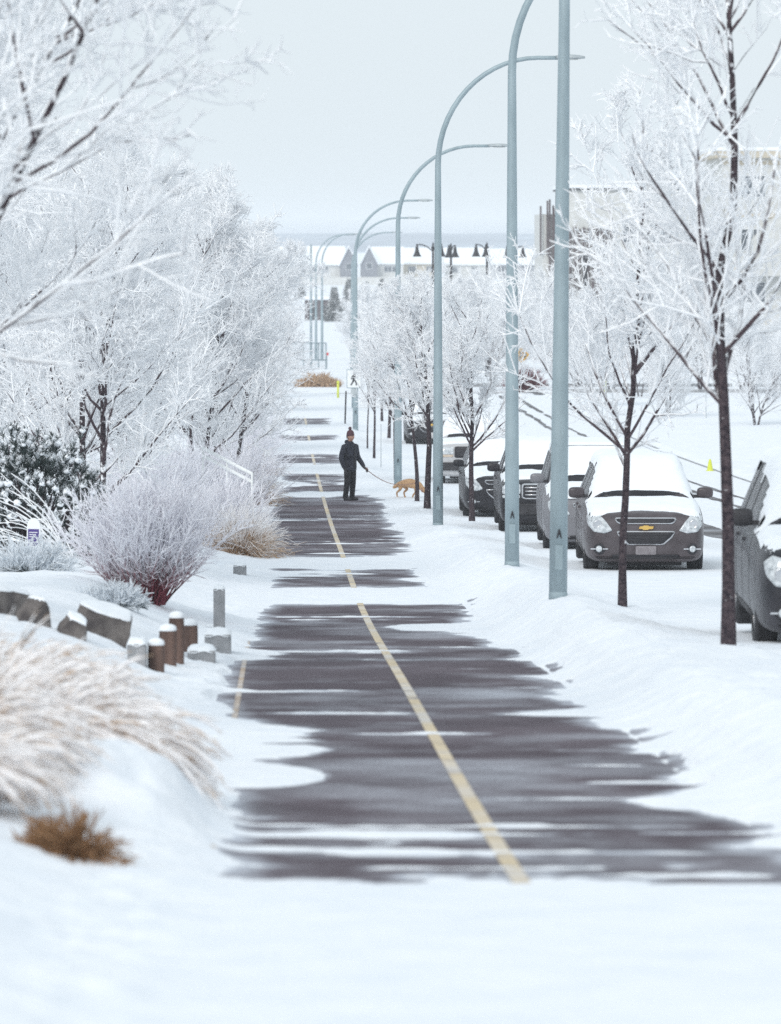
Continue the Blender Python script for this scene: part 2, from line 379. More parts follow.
def build_ground():
    def seq(*parts):
        out = []
        for a, b, st in parts: out.append(np.arange(a, b, st))
        return np.unique(np.concatenate(out))
    xs = seq((-0.9, 3.4, 0.034), (-5, -0.9, 0.14), (3.4, 14, 0.11), (14, 60, 1.5), (-40, -5, 1.2), (60, 400, 20), (-300, -40, 20), (400, 3001, 150), (-3000, -299, 150))
    ys = seq((14, 60, 0.075), (60, 130, 0.14), (130, 262, 0.3), (262, 420, 3), (-60, 14, 3), (420, 1100, 12), (1100, 8600, 150), (-400, -60, 40))
    ys = ys[ys < 8600]
    X, Y = np.meshgrid(xs, ys)
    Z = ground_z(X.ravel(), Y.ravel())
    V = np.stack([X.ravel(), Y.ravel(), Z], 1)
    nx, ny = len(xs), len(ys)
    i = np.arange(ny - 1)[:, None] * nx + np.arange(nx - 1)[None, :]
    Fc = np.stack([i, i + 1, i + nx + 1, i + nx], -1).reshape(-1, 4)
    o = make_mesh('snow_ground', V, Fc, M['snow'], smooth=True)
    tag(o, 'snow lying over the verge, garden bed and open ground', kind='structure')
    def sheet(name, x0, x1, y0, y1, sx, sy, mat, dz=0.0, label=None, fz=None):
        xs = np.arange(x0, x1 + 1e-6, sx); ys = np.arange(y0, y1 + 1e-6, sy)
        X, Y = np.meshgrid(xs, ys); Z = (base_z(X.ravel(), Y.ravel()) + dz)
        V = np.stack([X.ravel(), Y.ravel(), Z], 1); nx, ny = len(xs), len(ys)
        i = np.arange(ny - 1)[:, None] * nx + np.arange(nx - 1)[None, :]
        Fc = np.stack([i, i + 1, i + nx + 1, i + nx], -1).reshape(-1, 4)
        at = None
        if name == 'path': at = np.clip(1 - bare(X.ravel(), Y.ravel()) / 0.26, 0, 1) ** 1.6
        o = make_mesh(name, V, Fc, mat, smooth=True, attr=at); tag(o, label, kind='structure'); return o
    sheet('path', -0.5, 2.9, 16, 243, 0.05, 0.12, M['asphalt'], 0.0, 'dark asphalt path with snow blown across it')
    sheet('path_centre_line', 1.06, 1.145, 18, 240, 0.0425, 0.5, M['yline'], 0.004, 'worn yellow line painted along the path')
    sheet('path_edge_line', -0.35, -0.305, 24, 56, 0.0225, 0.5, M['edge'], 0.004, 'faded sandy line along the left edge of the path')
    sheet('road', 4.35, 13.0, 14, 243, 0.5, 0.5, M['road'], 0.002, 'snowy road with wet tyre tracks')
    sheet('crossing_street', -60, 120, 243.2, 258, 1.5, 0.5, M['road'], -0.02, 'street crossing beyond the end of the path')
build_ground()
# far kerb of the road: a dark wet edge
mb = MB()
ys = np.arange(60, 240, 3.0)
for a, b in zip(ys[:-1], ys[1:]):
    za, zb = float(base_z(12.95, a)) , float(base_z(12.95, b))
    mb.add([(12.93, a, za - .1), (13.1, a, za - .1), (13.1, a, za + .045), (12.93, a, za + .045), (12.93, b, zb - .1), (13.1, b, zb - .1), (13.1, b, zb + .045), (12.93, b, zb + .045)],
           [(0, 1, 2, 3), (7, 6, 5, 4), (0, 3, 7, 4), (3, 2, 6, 7), (2, 1, 5, 6)])
tag(mb.build('kerb', M['block']), 'concrete kerb along the far side of the road', kind='structure')

mb = MB()
for yy, xa in ((242.5, 13.5), (262.0, 8.0)):
    for k in range(14):
        a = xa + k * 3.2; b = a + 3.0; z = float(base_z((a + b) / 2, yy)); mb.box(a, b, yy, yy + .25, z - .2, z + .2, bev=.02)
tag(mb.build('kerb', M['block']), 'concrete kerbs of the crossing street', kind='structure')
# far hills with woods
def hills():
    n = 240; V = []; Fc = []
    prof = [(3200, 0.0), (3500, 0.55), (3900, 1.0), (4600, 1.05), (6200, 0.9), (8500, 0.4)]
    for i in range(n + 1):
        x = -1600 + 3600 * i / n
        h = 10.5 + 2.6 * float(fbm(x / 260, 0.3, 81, 4)) + 1.3 * float(fbm(x / 30, 2.3, 83, 3))
        for y, k in prof:
            V.append((x, y, ZC - 9.0 + (h + 2.0) * k * (1 + (y - 3900) / 6000)))
    m = len(prof)
    for i in range(n):
        for j in range(m - 1):
            a = i * m + j; Fc.append((a, a + m, a + m + 1, a + 1))
    o = make_mesh('hills', V, Fc, M['hill'], smooth=True); tag(o, 'low wooded hills far off under the pale sky', kind='structure')
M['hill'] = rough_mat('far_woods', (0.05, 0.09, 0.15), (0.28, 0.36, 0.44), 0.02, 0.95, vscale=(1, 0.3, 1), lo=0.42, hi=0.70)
hills()
# ------------------------------------------------------------------ frosted trees
def norm(a): return a / np.maximum(np.linalg.norm(a, axis=-1, keepdims=True), 1e-9)
def tubes(Pn, R, sides):
    n, k, _ = Pn.shape
    T = norm(np.gradient(Pn, axis=1))
    ref = np.where(np.abs(T[..., 2:3]) > 0.8, np.array([1.0, 0, 0]), np.array([0, 0, 1.0]))
    U = norm(np.cross(T, ref)); W = np.cross(T, U)
    a = np.arange(sides) * 2 * PI / sides
    V = Pn[:, :, None, :] + R[:, :, None, None] * (U[:, :, None, :] * np.cos(a)[None, None, :, None] + W[:, :, None, :] * np.sin(a)[None, None, :, None])
    idx = np.arange(n * k * sides).reshape(n, k, sides)
    A = idx[:, :-1, :]; B = np.roll(A, -1, 2); C = idx[:, 1:, :]; D = np.roll(C, -1, 2)
    Fc = np.stack([A, B, D, C], -1).reshape(-1, 4)
    return V.reshape(-1, 3), Fc
def grow(rs, starts, dirs, lens, k, up=0.2, wander=0.15):
    n = len(starts); Pn = np.zeros((n, k, 3)); Pn[:, 0] = starts; d = norm(dirs)
    for i in range(1, k):
        d = norm(d + np.array([0, 0, up]) / k + rs.normal(0, wander, (n, 3)))
        Pn[:, i] = Pn[:, i - 1] + d * (lens / (k - 1))[:, None]
    return Pn
def sample(rs, Pn, cnt, t0=0.15, t1=1.0):
    n, k, _ = Pn.shape
    pi = np.repeat(np.arange(n), cnt); m = len(pi)
    t = rs.uniform(t0, t1, m); f = t * (k - 1); i = np.minimum(f.astype(int), k - 2); f = (f - i)[:, None]
    pos = Pn[pi, i] * (1 - f) + Pn[pi, i + 1] * f; d = norm(Pn[pi, i + 1] - Pn[pi, i])
    return pi, t, pos, d
def side_dir(rs, d, ang):
    m = len(d); r = rs.normal(size=(m, 3)); s = norm(r - (r * d).sum(1, keepdims=True) * d)
    return norm(d * np.cos(ang)[:, None] + s * np.sin(ang)[:, None])
def geo(lst):
    V = []; Fc = []; A = []; b = 0
    for v, f, a in lst:
        V.append(v); Fc.append(f + b); A.append(a); b += len(v)
    return np.concatenate(V), np.concatenate(Fc), np.concatenate(A)

def gen_tree(seed, H=5.6, r0=0.085, clear=1.7, spread=1.5, nprim=20, stems=1, dens=1.0, lean=(0, 0), frost0=0.12, tw=1.0, path=None, fp=.24):
    rs = RS(seed)
    parts_trunk = []; parts = []
    S = np.zeros((stems, 3)); D = np.zeros((stems, 3)); D[:, 2] = 1
    if stems > 1:
        a = np.arange(stems) * 2 * PI / stems + rs.rand() * 6; S[:, 0] = 0.08 * np.cos(a); S[:, 1] = 0.08 * np.sin(a)
        D[:, 0] = 0.28 * np.cos(a); D[:, 1] = 0.28 * np.sin(a)
    D[:, 0] += lean[0]; D[:, 1] += lean[1]
    K = 14
    if path is not None:
        pz = np.array([p[1] for p in path]); px_ = np.array([p[0] for p in path])
        z = np.linspace(0, H, K); T = np.zeros((1, K, 3)); T[0, :, 0] = np.interp(z, pz, px_) + rs.normal(0, 0.012, K); T[0, :, 1] = rs.normal(0, 0.03, K).cumsum(); T[0, :, 2] = z; T[0, 0, :2] = 0
    else:
        T = grow(rs, S, D, np.full(stems, H) * rs.uniform(0.85, 1, stems), K, 0.30, 0.045 if stems > 1 else 0.03)
    S_, K_ = T.shape[:2]
    tt = np.linspace(0, 1, K)
    R = (r0 / (stems ** 0.45)) * (1 - tt * 0.88) ** 0.9 * np.ones((S_, 1)); R[:, 0] *= 1.25
    T[:, 0, 2] -= 0.15
    v, f = tubes(T, R, 9)
    at = np.repeat((frost0 + 0.42 * np.clip((tt - 0.35) * 1.7, 0, 1))[None, :].repeat(S_, 0).ravel(), 9)
    parts_trunk.append((v, f, at))
    # primaries
    pi, t, pos, d = sample(rs, T, max(3, nprim // S_), clear / H, 0.99)
    L1 = spread * (1.05 - 0.62 * t) * rs.uniform(0.75, 1.25, len(t)) * 1.35
    P1 = grow(rs, pos, side_dir(rs, d, rs.uniform(0.55, 0.95, len(t))), L1, 8, 0.55, 0.09)
    r1 = np.clip(r0 * 0.40 * (1.1 - 0.75 * t) / (stems ** .3), 0.010, 0.05)
    R1 = r1[:, None] * np.linspace(1, 0.30, 8)[None, :] + 0.002
    v, f = tubes(P1, R1, 6)
    at = np.repeat((fp + 0.45 * np.linspace(0, 1, 8)[None, :] + 0.18 * t[:, None]).ravel(), 6)
    parts.append((v, f, at))
    # secondaries
    _, t2, pos, d = sample(rs, P1, int(9 * dens), 0.12, 1.0)
    par = np.repeat(L1, int(9 * dens))
    L2 = par * (0.62 - 0.35 * t2) * rs.uniform(0.5, 1.15, len(t2))
    P2 = grow(rs, pos, side_dir(rs, d, rs.uniform(0.4, 0.9, len(t2))), L2, 5, 0.4, 0.13)
    R2 = np.array([0.011, 0.0105, 0.0095, 0.0085, 0.006])[None, :] * rs.uniform(0.75, 1.35, (len(t2), 1)) * tw
    v, f = tubes(P2, R2, 4); parts.append((v, f, np.repeat(rs.uniform(0.64, 1.1, len(t2)), 20)))
    # tertiary
    c3 = int(7 * dens)
    _, t3, pos, d = sample(rs, P2, c3, 0.1, 1.0)
    L3 = np.repeat(L2, c3) * 0.55 * rs.uniform(0.4, 1.1, len(t3)) + 0.05
    P3 = grow(rs, pos, side_dir(rs, d, rs.uniform(0.4, 1.0, len(t3))), L3, 3, 0.25, 0.16)
    R3 = np.array([0.0095, 0.0085, 0.005])[None, :] * rs.uniform(0.7, 1.4, (len(t3), 1)) * tw
    v, f = tubes(P3, R3, 3); parts.append((v, f, np.repeat(rs.uniform(0.85, 1.2, len(t3)), 9)))
    c4 = int(5 * dens)
    _, t4, pos, d = sample(rs, P3, c4, 0.0, 1.0)
    L4 = rs.uniform(0.035, 0.15, len(t4))
    P4 = grow(rs, pos, side_dir(rs, d, rs.uniform(0.5, 1.2, len(t4))), L4, 2, 0.2, 0.1)
    R4 = np.array([0.0085, 0.0035])[None, :] * rs.uniform(0.7, 1.3, (len(t4), 1)) * tw
    v, f = tubes(P4, R4, 3); parts.append((v, f, np.full(len(t4) * 6, 1.1)))
    return geo(parts_trunk), geo(parts)

def tree(name, label, x, y, variant, rz=0.0, sc=1.0, group=None, cat='tree', z=None, sx=None):
    tr, cr = variant
    root = thing(name, label, cat, (x, y, gz(x, y) - 0.02 if z is None else z), rz, group)
    a = bpy.data.objects.new('trunk', tr); col.objects.link(a); a.parent = root
    b = bpy.data.objects.new('crown', cr); col.objects.link(b); b.parent = root
    root.scale = (sx or sc, sx or sc, sc)
    return root
def variant(**kw):
    (tv, tf, ta), (cv, cf, ca) = gen_tree(**kw)
    a = make_mesh('trunk', tv, tf, M['bark'], smooth=True, attr=ta); b = make_mesh('crown', cv, cf, M['twig'], smooth=True, attr=ca)
    ma, mb_ = a.data, b.data
    bpy.data.objects.remove(a); bpy.data.objects.remove(b)
    return ma, mb_

# verge trees, nearest first
VG = 'young frosted trees in a row on the snowy verge'
vA = variant(seed=101, H=7.4, r0=0.064, clear=1.9, spread=1.85, nprim=21, dens=.92, frost0=0.06, fp=.17, tw=.95,
             path=[(0, 0), (-0.02, 1.6), (-0.05, 2.6), (-0.08, 3.3), (0.05, 3.9), (0.10, 4.6), (0.02, 5.3), (0.0, 6.2), (-0.1, 7.4)])
tree('street_tree', 'largest verge tree with a dark knotty trunk, beside the dark car at the right edge', 4.10, 45.5, vA, 0.0, group=VG)
vB = variant(seed=104, H=5.6, r0=0.052, clear=1.55, spread=1.85, nprim=23, dens=1.0, fp=.16, tw=.9, frost0=0.1, path=[(0, 0), (0.02, 1.2), (0.07, 2.2), (0.16, 3.2), (0.2, 4.4), (0.3, 5.6)])
tree('street_tree', 'slim verge tree standing in front of the brown grey car with snow on its windscreen', 4.10, 59.5, vB, 0.0, group=VG)
vC = variant(seed=107, H=5.0, r0=0.072, clear=1.6, spread=1.5, nprim=24, dens=1.05, tw=.9, fp=.06)
vD = variant(seed=109, H=4.9, r0=0.078, clear=1.7, spread=1.45, nprim=24, dens=1.05, tw=.9, fp=.06)
vE = variant(seed=113, H=4.7, r0=0.056, clear=1.8, spread=1.4, nprim=22, dens=1.05, tw=.9, fp=.06)
vF = variant(seed=117, H=6.2, r0=0.09, clear=1.5, spread=1.7, nprim=30, stems=2, dens=1.05)
for i, (px, Y, X, v, rz, sc, lab) in enumerate([
    (472, 105, .88, vC, 0.3, 1.0, 'verge tree with upswept branches in front of the dark pickup with the snowy windscreen'),
    (427, 112, None, vD, 1.2, 1.0, 'thick dark verge tree between the dog and the third lamp post'),
    (417, 119, None, vE, 2.2, 0.95, 'thin trunked verge tree standing right in front of the dog'),
    (397, 138, None, vD, 3.1, 0.98, 'dark slender verge tree just left of the lamp post behind the dog'),
    (374, 158, .60, vC, 4.0, 1.0, 'first of two close dark trunks right of the walking person'),
    (367.5, 170, .5, vE, 5.0, 1.05, 'second of two close dark trunks right of the walking person, farther one'),
    (389, 182, .8, vD, 0.9, 0.95, 'frosted verge tree behind the two close trunks, hidden up to its crown'),
    (382, 205, .8, vC, 2.6, 1.0, 'frosted verge tree to the right of the walking figure sign'),
    (368, 236, .8, vE, 3.9, 1.05, 'last frosted verge tree before the crossing street')]):
    tree('street_tree', lab, XatY(px, Y), Y, v, rz, sc, VG, sx=X)

# garden bed trees on the left
LG = 'frosted trees crowding the garden bed on the left'
vL1 = variant(seed=201, H=6.2, r0=0.085, clear=0.4, spread=2.2, nprim=54, stems=3, dens=1.2, tw=.95, frost0=.34)
vL2 = variant(seed=205, H=6.0, r0=0.075, clear=0.5, spread=1.9, nprim=48, stems=2, dens=1.2, tw=.95, frost0=.34)
vL3 = variant(seed=209, H=5.9, r0=0.08, clear=0.6, spread=1.75, nprim=46, stems=2, dens=1.2, tw=.95, frost0=.30)
vLh = variant(seed=221, H=6.2, r0=0.08, clear=1.9, spread=2.1, nprim=40, stems=2, dens=1.2, tw=.95, frost0=.30)
vL0 = variant(seed=213, H=6.3, r0=0.085, clear=1.7, spread=2.5, nprim=24, stems=3, dens=.95, lean=(0.45, 0.0), tw=1.05)
left = [(-3.75, 34, vL0, 0.0, 1.0, 'nearest blurred tree, its long bare branches sweeping in from the upper left'),
    (-3.3, 43, vLh, 0.6, 1.0, 'second blurred frosted tree at the left edge, above the rocks'),
    (-3.9, 52, vLh, 1.9, 1.0, 'frosted tree at the left edge above the dark pine bush'),
    (-2.65, 72, vL3, 0.4, 0.95, 'frosted tree with a dark trunk just right of the pine bush'),
    (-3.9, 76, vL1, 3.3, 1.0, 'frosted multi stemmed tree behind the pine bush'),
    (-2.5, 90, vL2, 4.4, 0.92, 'frosted tree behind the red stemmed bush'),
    (-1.65, 104, vL3, 2.4, 1.08, 'tall frosted tree with a dark speckled trunk above the white handrail'),
    (-1.15, 122, vL3, 5.2, 1.0, 'frosted tree with upswept dark branches right of the tall speckled trunk'),
    (-1.9, 142, vL1, 1.0, 1.0, 'frosted tree behind the upswept one, its crown reaching over the path edge'),
    (-3.6, 112, vL1, 2.1, 1.15, 'broad frosted tree deep in the garden bed behind the handrail'),
    (-5.2, 95, vL2, 5.6, 1.2, 'broad frosted tree at the back of the garden bed, left side'),
    (-6.2, 128, vL1, 4.4, 1.35, 'tallest frosted tree at the back of the garden bed'),
    (-4.4, 160, vL2, 0.2, 1.3, 'frosted tree at the far back of the garden bed'),
    (-1.5, 165, vL2, 3.0, 0.95, 'frosted tree lining the path near its middle distance'),
    (-1.35, 190, vL3, 0.8, 1.0, 'frosted tree lining the path farther on'),
    (-1.3, 215, vL1, 5.1, 0.95, 'frosted tree lining the path close to the crossing'),
    (-2.6, 236, vL2, 1.4, 1.05, 'last frosted tree on the left before the crossing street')]
for x, y, v, rz, sc, lab in left:
    tree('frosted_tree', lab, x, y, v, rz, sc, LG)

# across the road and round the junction
BG = 'frosted trees beyond the road'
bgt = [(452, 262, 6.4, 1), (492, 252, 6.6, 2), (556, 280, 5.2, 3), (420, 285, 6.0, 4), (577, 262, 5.0, 5), (612, 250, 5.6, 1), (655, 258, 6.4, 2), (700, 246, 6.4, 3), (742, 252, 4.2, 4), (781, 240, 4.3, 5),
       (470, 330, 7.0, 3), (515, 320, 7.2, 5), (548, 315, 6.0, 1), (635, 310, 8.0, 4), (680, 318, 8.0, 2), (726, 306, 7.5, 3), (785, 312, 5.0, 1), (390, 318, 6.2, 2), (362, 345, 5.8, 3)]
wh = ['behind the black bell lamp posts', 'right of the black bell lamp posts', 'behind the yellow chevron sign', 'left of the black bell lamp posts', 'just right of the second thick lamp post', 'in front of the slatted building',
      'at the right end of the slatted building', 'left of the dark knotty trunk, beyond the road', 'in front of the beige apartment block windows', 'at the right edge beyond the road',
      'far, peeping above the bell lamp trees', 'far, above the chevron sign', 'far, at the left corner of the slatted building', 'far, against the middle of the slatted building', 'far, against the right part of the slatted building',
      'far, at the left corner of the apartment block', 'far, against the apartment block wall', 'far, left of the bell lamps behind the verge row', 'farthest, beside the end of the street lamps']
vs = {1: vL1, 2: vL2, 3: vL3, 4: vF, 5: vL1}
for i, (px, Y, h, k) in enumerate(bgt):
    sc = h / 6.3 * 1.06
    tree('frosted_tree', 'frosted tree ' + wh[i], XatY(px, Y), Y, vs[k], i * 1.7, sc * 0.85, BG, sx=sc)

for i, (px, Y, h, lab) in enumerate([(596, 222, 4.6, 'small frosted tree across the road, just right of the nearest lamp post'), (668, 206, 4.4, 'small frosted tree across the road, left of the dark knotty trunk'),
        (756, 196, 4.8, 'small frosted tree across the road, right of the dark knotty trunk'), (640, 236, 4.2, 'small frosted tree across the road by the crossing kerb')]):
    tree('frosted_tree', lab, XatY(px, Y), Y, vs[[2, 3, 1, 3][i]], i * 2.3 + 1, h / 6.3, BG)

# left side far beyond the crossing
for i, (px, Y, h) in enumerate([(268, 268, 5.5), (252, 290, 6.5), (232, 262, 6.5), (285, 420, 4.5), (262, 400, 6)]):
    tree('frosted_tree', ['frosted tree just beyond the crossing, left of the wire fence', 'frosted tree farther behind the wire fence corner', 'frosted tree at the left corner of the crossing street',
         'small frosted tree behind the wire fence', 'frosted tree far left below the snowy roofs'][i], XatY(px, Y), Y, [vL3, vL1, vL2][i % 3], i * 2.1, h / 6.3, 'frosted trees beyond the crossing')

# ------------------------------------------------------------------ bushes, grass
def bush(name, label, x, y, w, h, n, mat, seed, cat='bush', group=None, rad=0.007, subs=9, fr=(0.2, 1.1), droop=0.3, spread=1.0, part='stems', z=None, k=6, subl=0.3, lean=(0, 0), ang=0.35):
    rs = RS(seed)
    a = rs.rand(n) * 2 * PI; rr = np.sqrt(rs.rand(n)) * 0.22 * w
    S = np.stack([rr * np.cos(a), rr * np.sin(a), np.full(n, -0.05)], 1)
    el = rs.uniform(0.15, 1.0, n) ** 0.7
    D = np.stack([np.cos(a) * (1 - el) * 1.5 * spread + lean[0], np.sin(a) * (1 - el) * 1.5 * spread + lean[1], 0.35 + el], 1)
    L = h * rs.uniform(0.7, 1.12, n)
    P1 = grow(rs, S, D, L, k, -droop, 0.10)
    P1[:, :, 0] *= 1.0
    R1 = rad * np.linspace(1.15, 0.6, k)[None, :] * rs.uniform(0.7, 1.3, (n, 1))
    lv = np.clip(P1[:, :, 2] / h, 0, 1)
    fa = fr[0] + (fr[1] - fr[0]) * lv
    v, f = tubes(P1, R1, 3); lst = [(v, f, np.repeat(fa.ravel(), 3))]
    if subs:
        _, t, pos, d = sample(rs, P1, subs, 0.25, 1.0)
        L2 = rs.uniform(0.3, 1.0, len(t)) * subl
        P2 = grow(rs, pos, side_dir(rs, d, rs.uniform(0.2, ang + 0.4, len(t))), L2, 3, 0.1, 0.12)
        R2 = rad * 0.8 * np.array([1, 0.9, 0.5])[None, :] * rs.uniform(0.7, 1.3, (len(t), 1))
        fa = fr[0] + (fr[1] - fr[0]) * np.clip(P2[:, :, 2] / h, 0, 1) + 0.12
        v, f = tubes(P2, R2, 3); lst.append((v, f, np.repeat(fa.ravel(), 3)))
    V, Fc, A = geo(lst)
    o = make_mesh(name, V, Fc, mat, smooth=True, attr=A)
    o.location = (x, y, gz(x, y) if z is None else z)
    tag(o, label, cat, group); return o

# red-stemmed dogwoods
bush('dogwood_bush', 'big round bush with red stems at its base and frosted tips, beside the rocks', -1.55, 59, 1.0, 1.36, 420, M['dogwood'], 301, rad=0.0075, subs=16, fr=(0.26, 1.05), droop=-0.15, spread=0.62, ang=.6)
DG = 'smaller frosted reddish bushes in the garden bed'
bush('dogwood_bush', 'frosted reddish bush under the tall speckled trunk', -1.35, 98, 1.1, 1.5, 260, M['dogwood'], 303, group=DG, subs=10, fr=(0.35, 1.05), droop=-0.1)
bush('dogwood_bush', 'frosted reddish bush by the path edge below the handrail', -0.95, 110, 1.0, 1.4, 260, M['dogwood'], 305, group=DG, subs=10, fr=(0.4, 1.05), droop=-0.1)
bush('dogwood_bush', 'low frosted reddish bush behind the big red stemmed bush', -2.2, 84, 1.3, 1.5, 260, M['dogwood'], 306, group=DG, subs=10, fr=(0.4, 1.05), droop=-0.1)
bush('dogwood_bush', 'frosted bush at the garden bed edge where the path dips', -0.95, 132, 1.0, 1.5, 240, M['dogwood'], 307, group=DG, subs=9, fr=(0.45, 1.1))
bush('dogwood_bush', 'frosted bush by the path farther up, above the tan stubble', -1.1, 150, 1.1, 1.9, 240, M['dogwood'], 308, group=DG, subs=9, fr=(0.5, 1.1), rad=0.009)
bush('low_bush', 'low grey green shrub capped with frost at the foot of the red stemmed bush', -1.80, 54.0, 0.9, 0.26, 300, M['needle'], 309, subs=8, fr=(0.5, 1.1), subl=0.12, spread=1.5, rad=0.008)
bush('low_bush', 'low frosted shrub between the pine bush and the rocks', -3.1, 62.5, 1.2, 0.45, 260, M['needle'], 311, subs=8, fr=(0.5, 1.1), subl=0.14, spread=1.6, rad=0.008)
bush('dogwood_bush', 'frosted reddish bush right under the handrail', -1.05, 86.5, 1.0, 1.15, 240, M['dogwood'], 310, group=DG, subs=10, fr=(0.35, 1.05), droop=-0.1)
# straw coloured grasses along the bed
SG = 'clumps of straw coloured grass along the garden bed'
bush('ornamental_grass', 'round straw coloured grass clump at the foot of the handrail by the path', -0.66, 84, 0.85, 0.86, 700, M['straw'], 321, cat='grass clump', group=SG, subs=2, fr=(0.3, 0.85), droop=1.1, spread=1.15, rad=0.005)
bush('ornamental_grass', 'straw coloured grass clump at the path edge left of the walking person', -0.62, 116, 0.7, 0.8, 450, M['straw'], 323, cat='grass clump', group=SG, subs=2, fr=(0.3, 0.8), droop=1.1, spread=1.15, rad=0.006)
bush('ornamental_grass', 'pale straw grass clump behind the walking person, left of the path', -0.65, 140, 0.8, 0.7, 350, M['straw'], 325, cat='grass clump', group=SG, subs=2, fr=(0.3, 0.8), droop=1.1, spread=1.2, rad=0.007)
bush('ornamental_grass', 'small orange brown stubble clump on the left far along the path', -0.52, 152, 0.4, 0.4, 160, M['brownleaf'], 327, cat='grass clump', group=SG, subs=0, droop=1.0, spread=1.1, rad=0.009)

# big foreground clump of drooping feather grass
def feather_grass(x, y, label, seed, n, h, leanx, group, w=0.5, sprd=0.55):
    rs = RS(seed)
    a = rs.rand(n) * 2 * PI; rr = np.sqrt(rs.rand(n)) * w
    S = np.stack([rr * np.cos(a), rr * np.sin(a), np.full(n, -0.05)], 1)
    D = np.stack([np.cos(a) * sprd * rs.rand(n) + leanx * rs.uniform(0.3, 1.3, n), np.sin(a) * sprd * rs.rand(n), np.full(n, 1.0)], 1)
    L = h * rs.uniform(0.55, 1.35, n)
    P1 = grow(rs, S, D, L, 9, -2.2, 0.07)
    R1 = 0.0035 * np.array([1.3, 1.2, 1.1, 1.0, 1.0, 1.6, 2.3, 2.0, 0.8])[None, :] * rs.uniform(0.7, 1.5, (n, 1))
    fa = rs.uniform(0.0, 0.55, (n, 1)) + np.linspace(0.12, 0.66, 9)[None, :]
    v, f = tubes(P1, R1, 4); lst = [(v, f, np.repeat(fa.ravel(), 4))]
    _, t, pos, d = sample(rs, P1, 9, 0.5, 1.0)   # feathery plume hairs
    P2 = grow(rs, pos, side_dir(rs, d, rs.uniform(0.15, 0.5, len(t))), rs.uniform(0.03, 0.10, len(t)), 3, -0.3, 0.1)
    R2 = 0.0028 * np.array([1, 0.9, 0.5])[None, :] * rs.uniform(0.7, 1.3, (len(t), 1))
    v, f = tubes(P2, R2, 3); lst.append((v, f, np.repeat(rs.uniform(0.3, 0.85, len(t)), 9)))
    V, Fc, A = geo(lst)
    o = make_mesh('feather_grass', V, Fc, M['straw'], smooth=True, attr=A); o.location = (x, y, gz(x, y) - 0.02)
    tag(o, label, 'grass clump', group); return o
FG = 'blurred clumps of bleached feather grass in the left foreground'
feather_grass(-1.50, 27.6, 'rightmost of the bleached foreground grass clumps, arching towards the path', 401, 1900, 0.70, 0.62, FG, w=.46)
feather_grass(-1.85, 25.4, 'lowest bleached foreground grass clump, at the left edge of the picture', 403, 1300, 0.56, 0.25, FG, w=0.4)
feather_grass(-1.95, 31.5, 'hindmost bleached foreground grass clump, behind the other two', 405, 1500, 0.50, 0.5, FG, w=0.6)
feather_grass(-1.75, 24.0, 'short snowy grass tuft beside the rust brown dead leaves', 407, 700, 0.40, 0.35, FG, w=0.42)
# brown dead stub of leaves at its foot and the snow hump
bush('dead_leaf_clump', 'small rust brown clump of dead leaves at the foot of the foreground grass', -0.93, 22.7, 0.22, 0.27, 420, M['brownleaf'], 411, cat='dead leaves', subs=3, fr=(0, 0.2), droop=1.4, spread=1.2, lean=(-.5, 0), rad=0.006, subl=0.08)
# ------------------------------------------------------------------ pine bush, spruces
def pine_bush(x, y, w, h, label, seed):
    rs = RS(seed)
    root = thing('pine_bush', label, 'bush', (x, y, gz(x, y)), 0)
    n = 620
    u = norm(rs.normal(size=(n, 3))); u[:, 2] = np.abs(u[:, 2])
    r = rs.uniform(0.45, 1.0, n) ** 0.5
    lump = 1 + 0.25 * fbm(u[:, 0] * 3, u[:, 1] * 3 + u[:, 2] * 2, 5, 3)
    C = u * (r * lump)[:, None] * np.array([w, w * 0.8, h])
    out = norm(u + np.array([0, 0, 0.8])[None, :])
    # needles round each shoot
    m = 34
    S = np.repeat(C, m, 0); D = np.repeat(out, m, 0); t = rs.rand(n * m)
    S = S + D * (t * 0.16)[:, None]
    dd = side_dir(rs, D, rs.uniform(0.4, 1.0, n * m))
    P1 = grow(rs, S, dd, rs.uniform(0.05, 0.09, n * m), 2, 0, 0.02)
    R1 = np.array([0.0065, 0.0035])[None, :] * np.ones((n * m, 1))
    fa = np.clip(0.05 + 0.45 * t + rs.uniform(-0.15, 0.3, n * m), 0, 1)
    v, f = tubes(P1, R1, 3)
    make_mesh('foliage', v, f, M['needle'], root, attr=np.repeat(fa, 6))
    k = 60
    P2 = grow(rs, np.zeros((k, 3)), C[rs.randint(0, n, k)], np.linalg.norm(C[:k], axis=1), 4, 0.1, 0.08)
    v, f = tubes(P2, np.array([0.03, 0.025, 0.02, 0.01])[None, :] * np.ones((k, 1)), 5)
    make_mesh('branches', v, f, M['bark'], root, smooth=True, attr=np.zeros(len(v)))
    mb = MB()
    for i in rs.permutation(n)[:330]:
        if r[i] < 0.75: continue
        c = C[i] + out[i] * 0.13; s = rs.uniform(0.02, 0.05)
        bm = bmesh.new(); bmesh.ops.create_icosphere(bm, subdivisions=2, radius=s)
        for vv in bm.verts:
            q = vv.co * (1 + 0.5 * (rs.rand() - 0.5)); vv.co = Vector((q.x * 1.25 + c[0], q.y * 1.2 + c[1], q.z * 0.95 + c[2]))
        mb.bm(bm); bm.free()
    tag(mb.build('snow_tufts', M['snowcap'], root, smooth=True), kind='stuff')
    return root
pine_bush(-3.35, 68.5, 1.05, 1.65, 'dark green pine bush with frosted needles behind the small purple sign', 501)

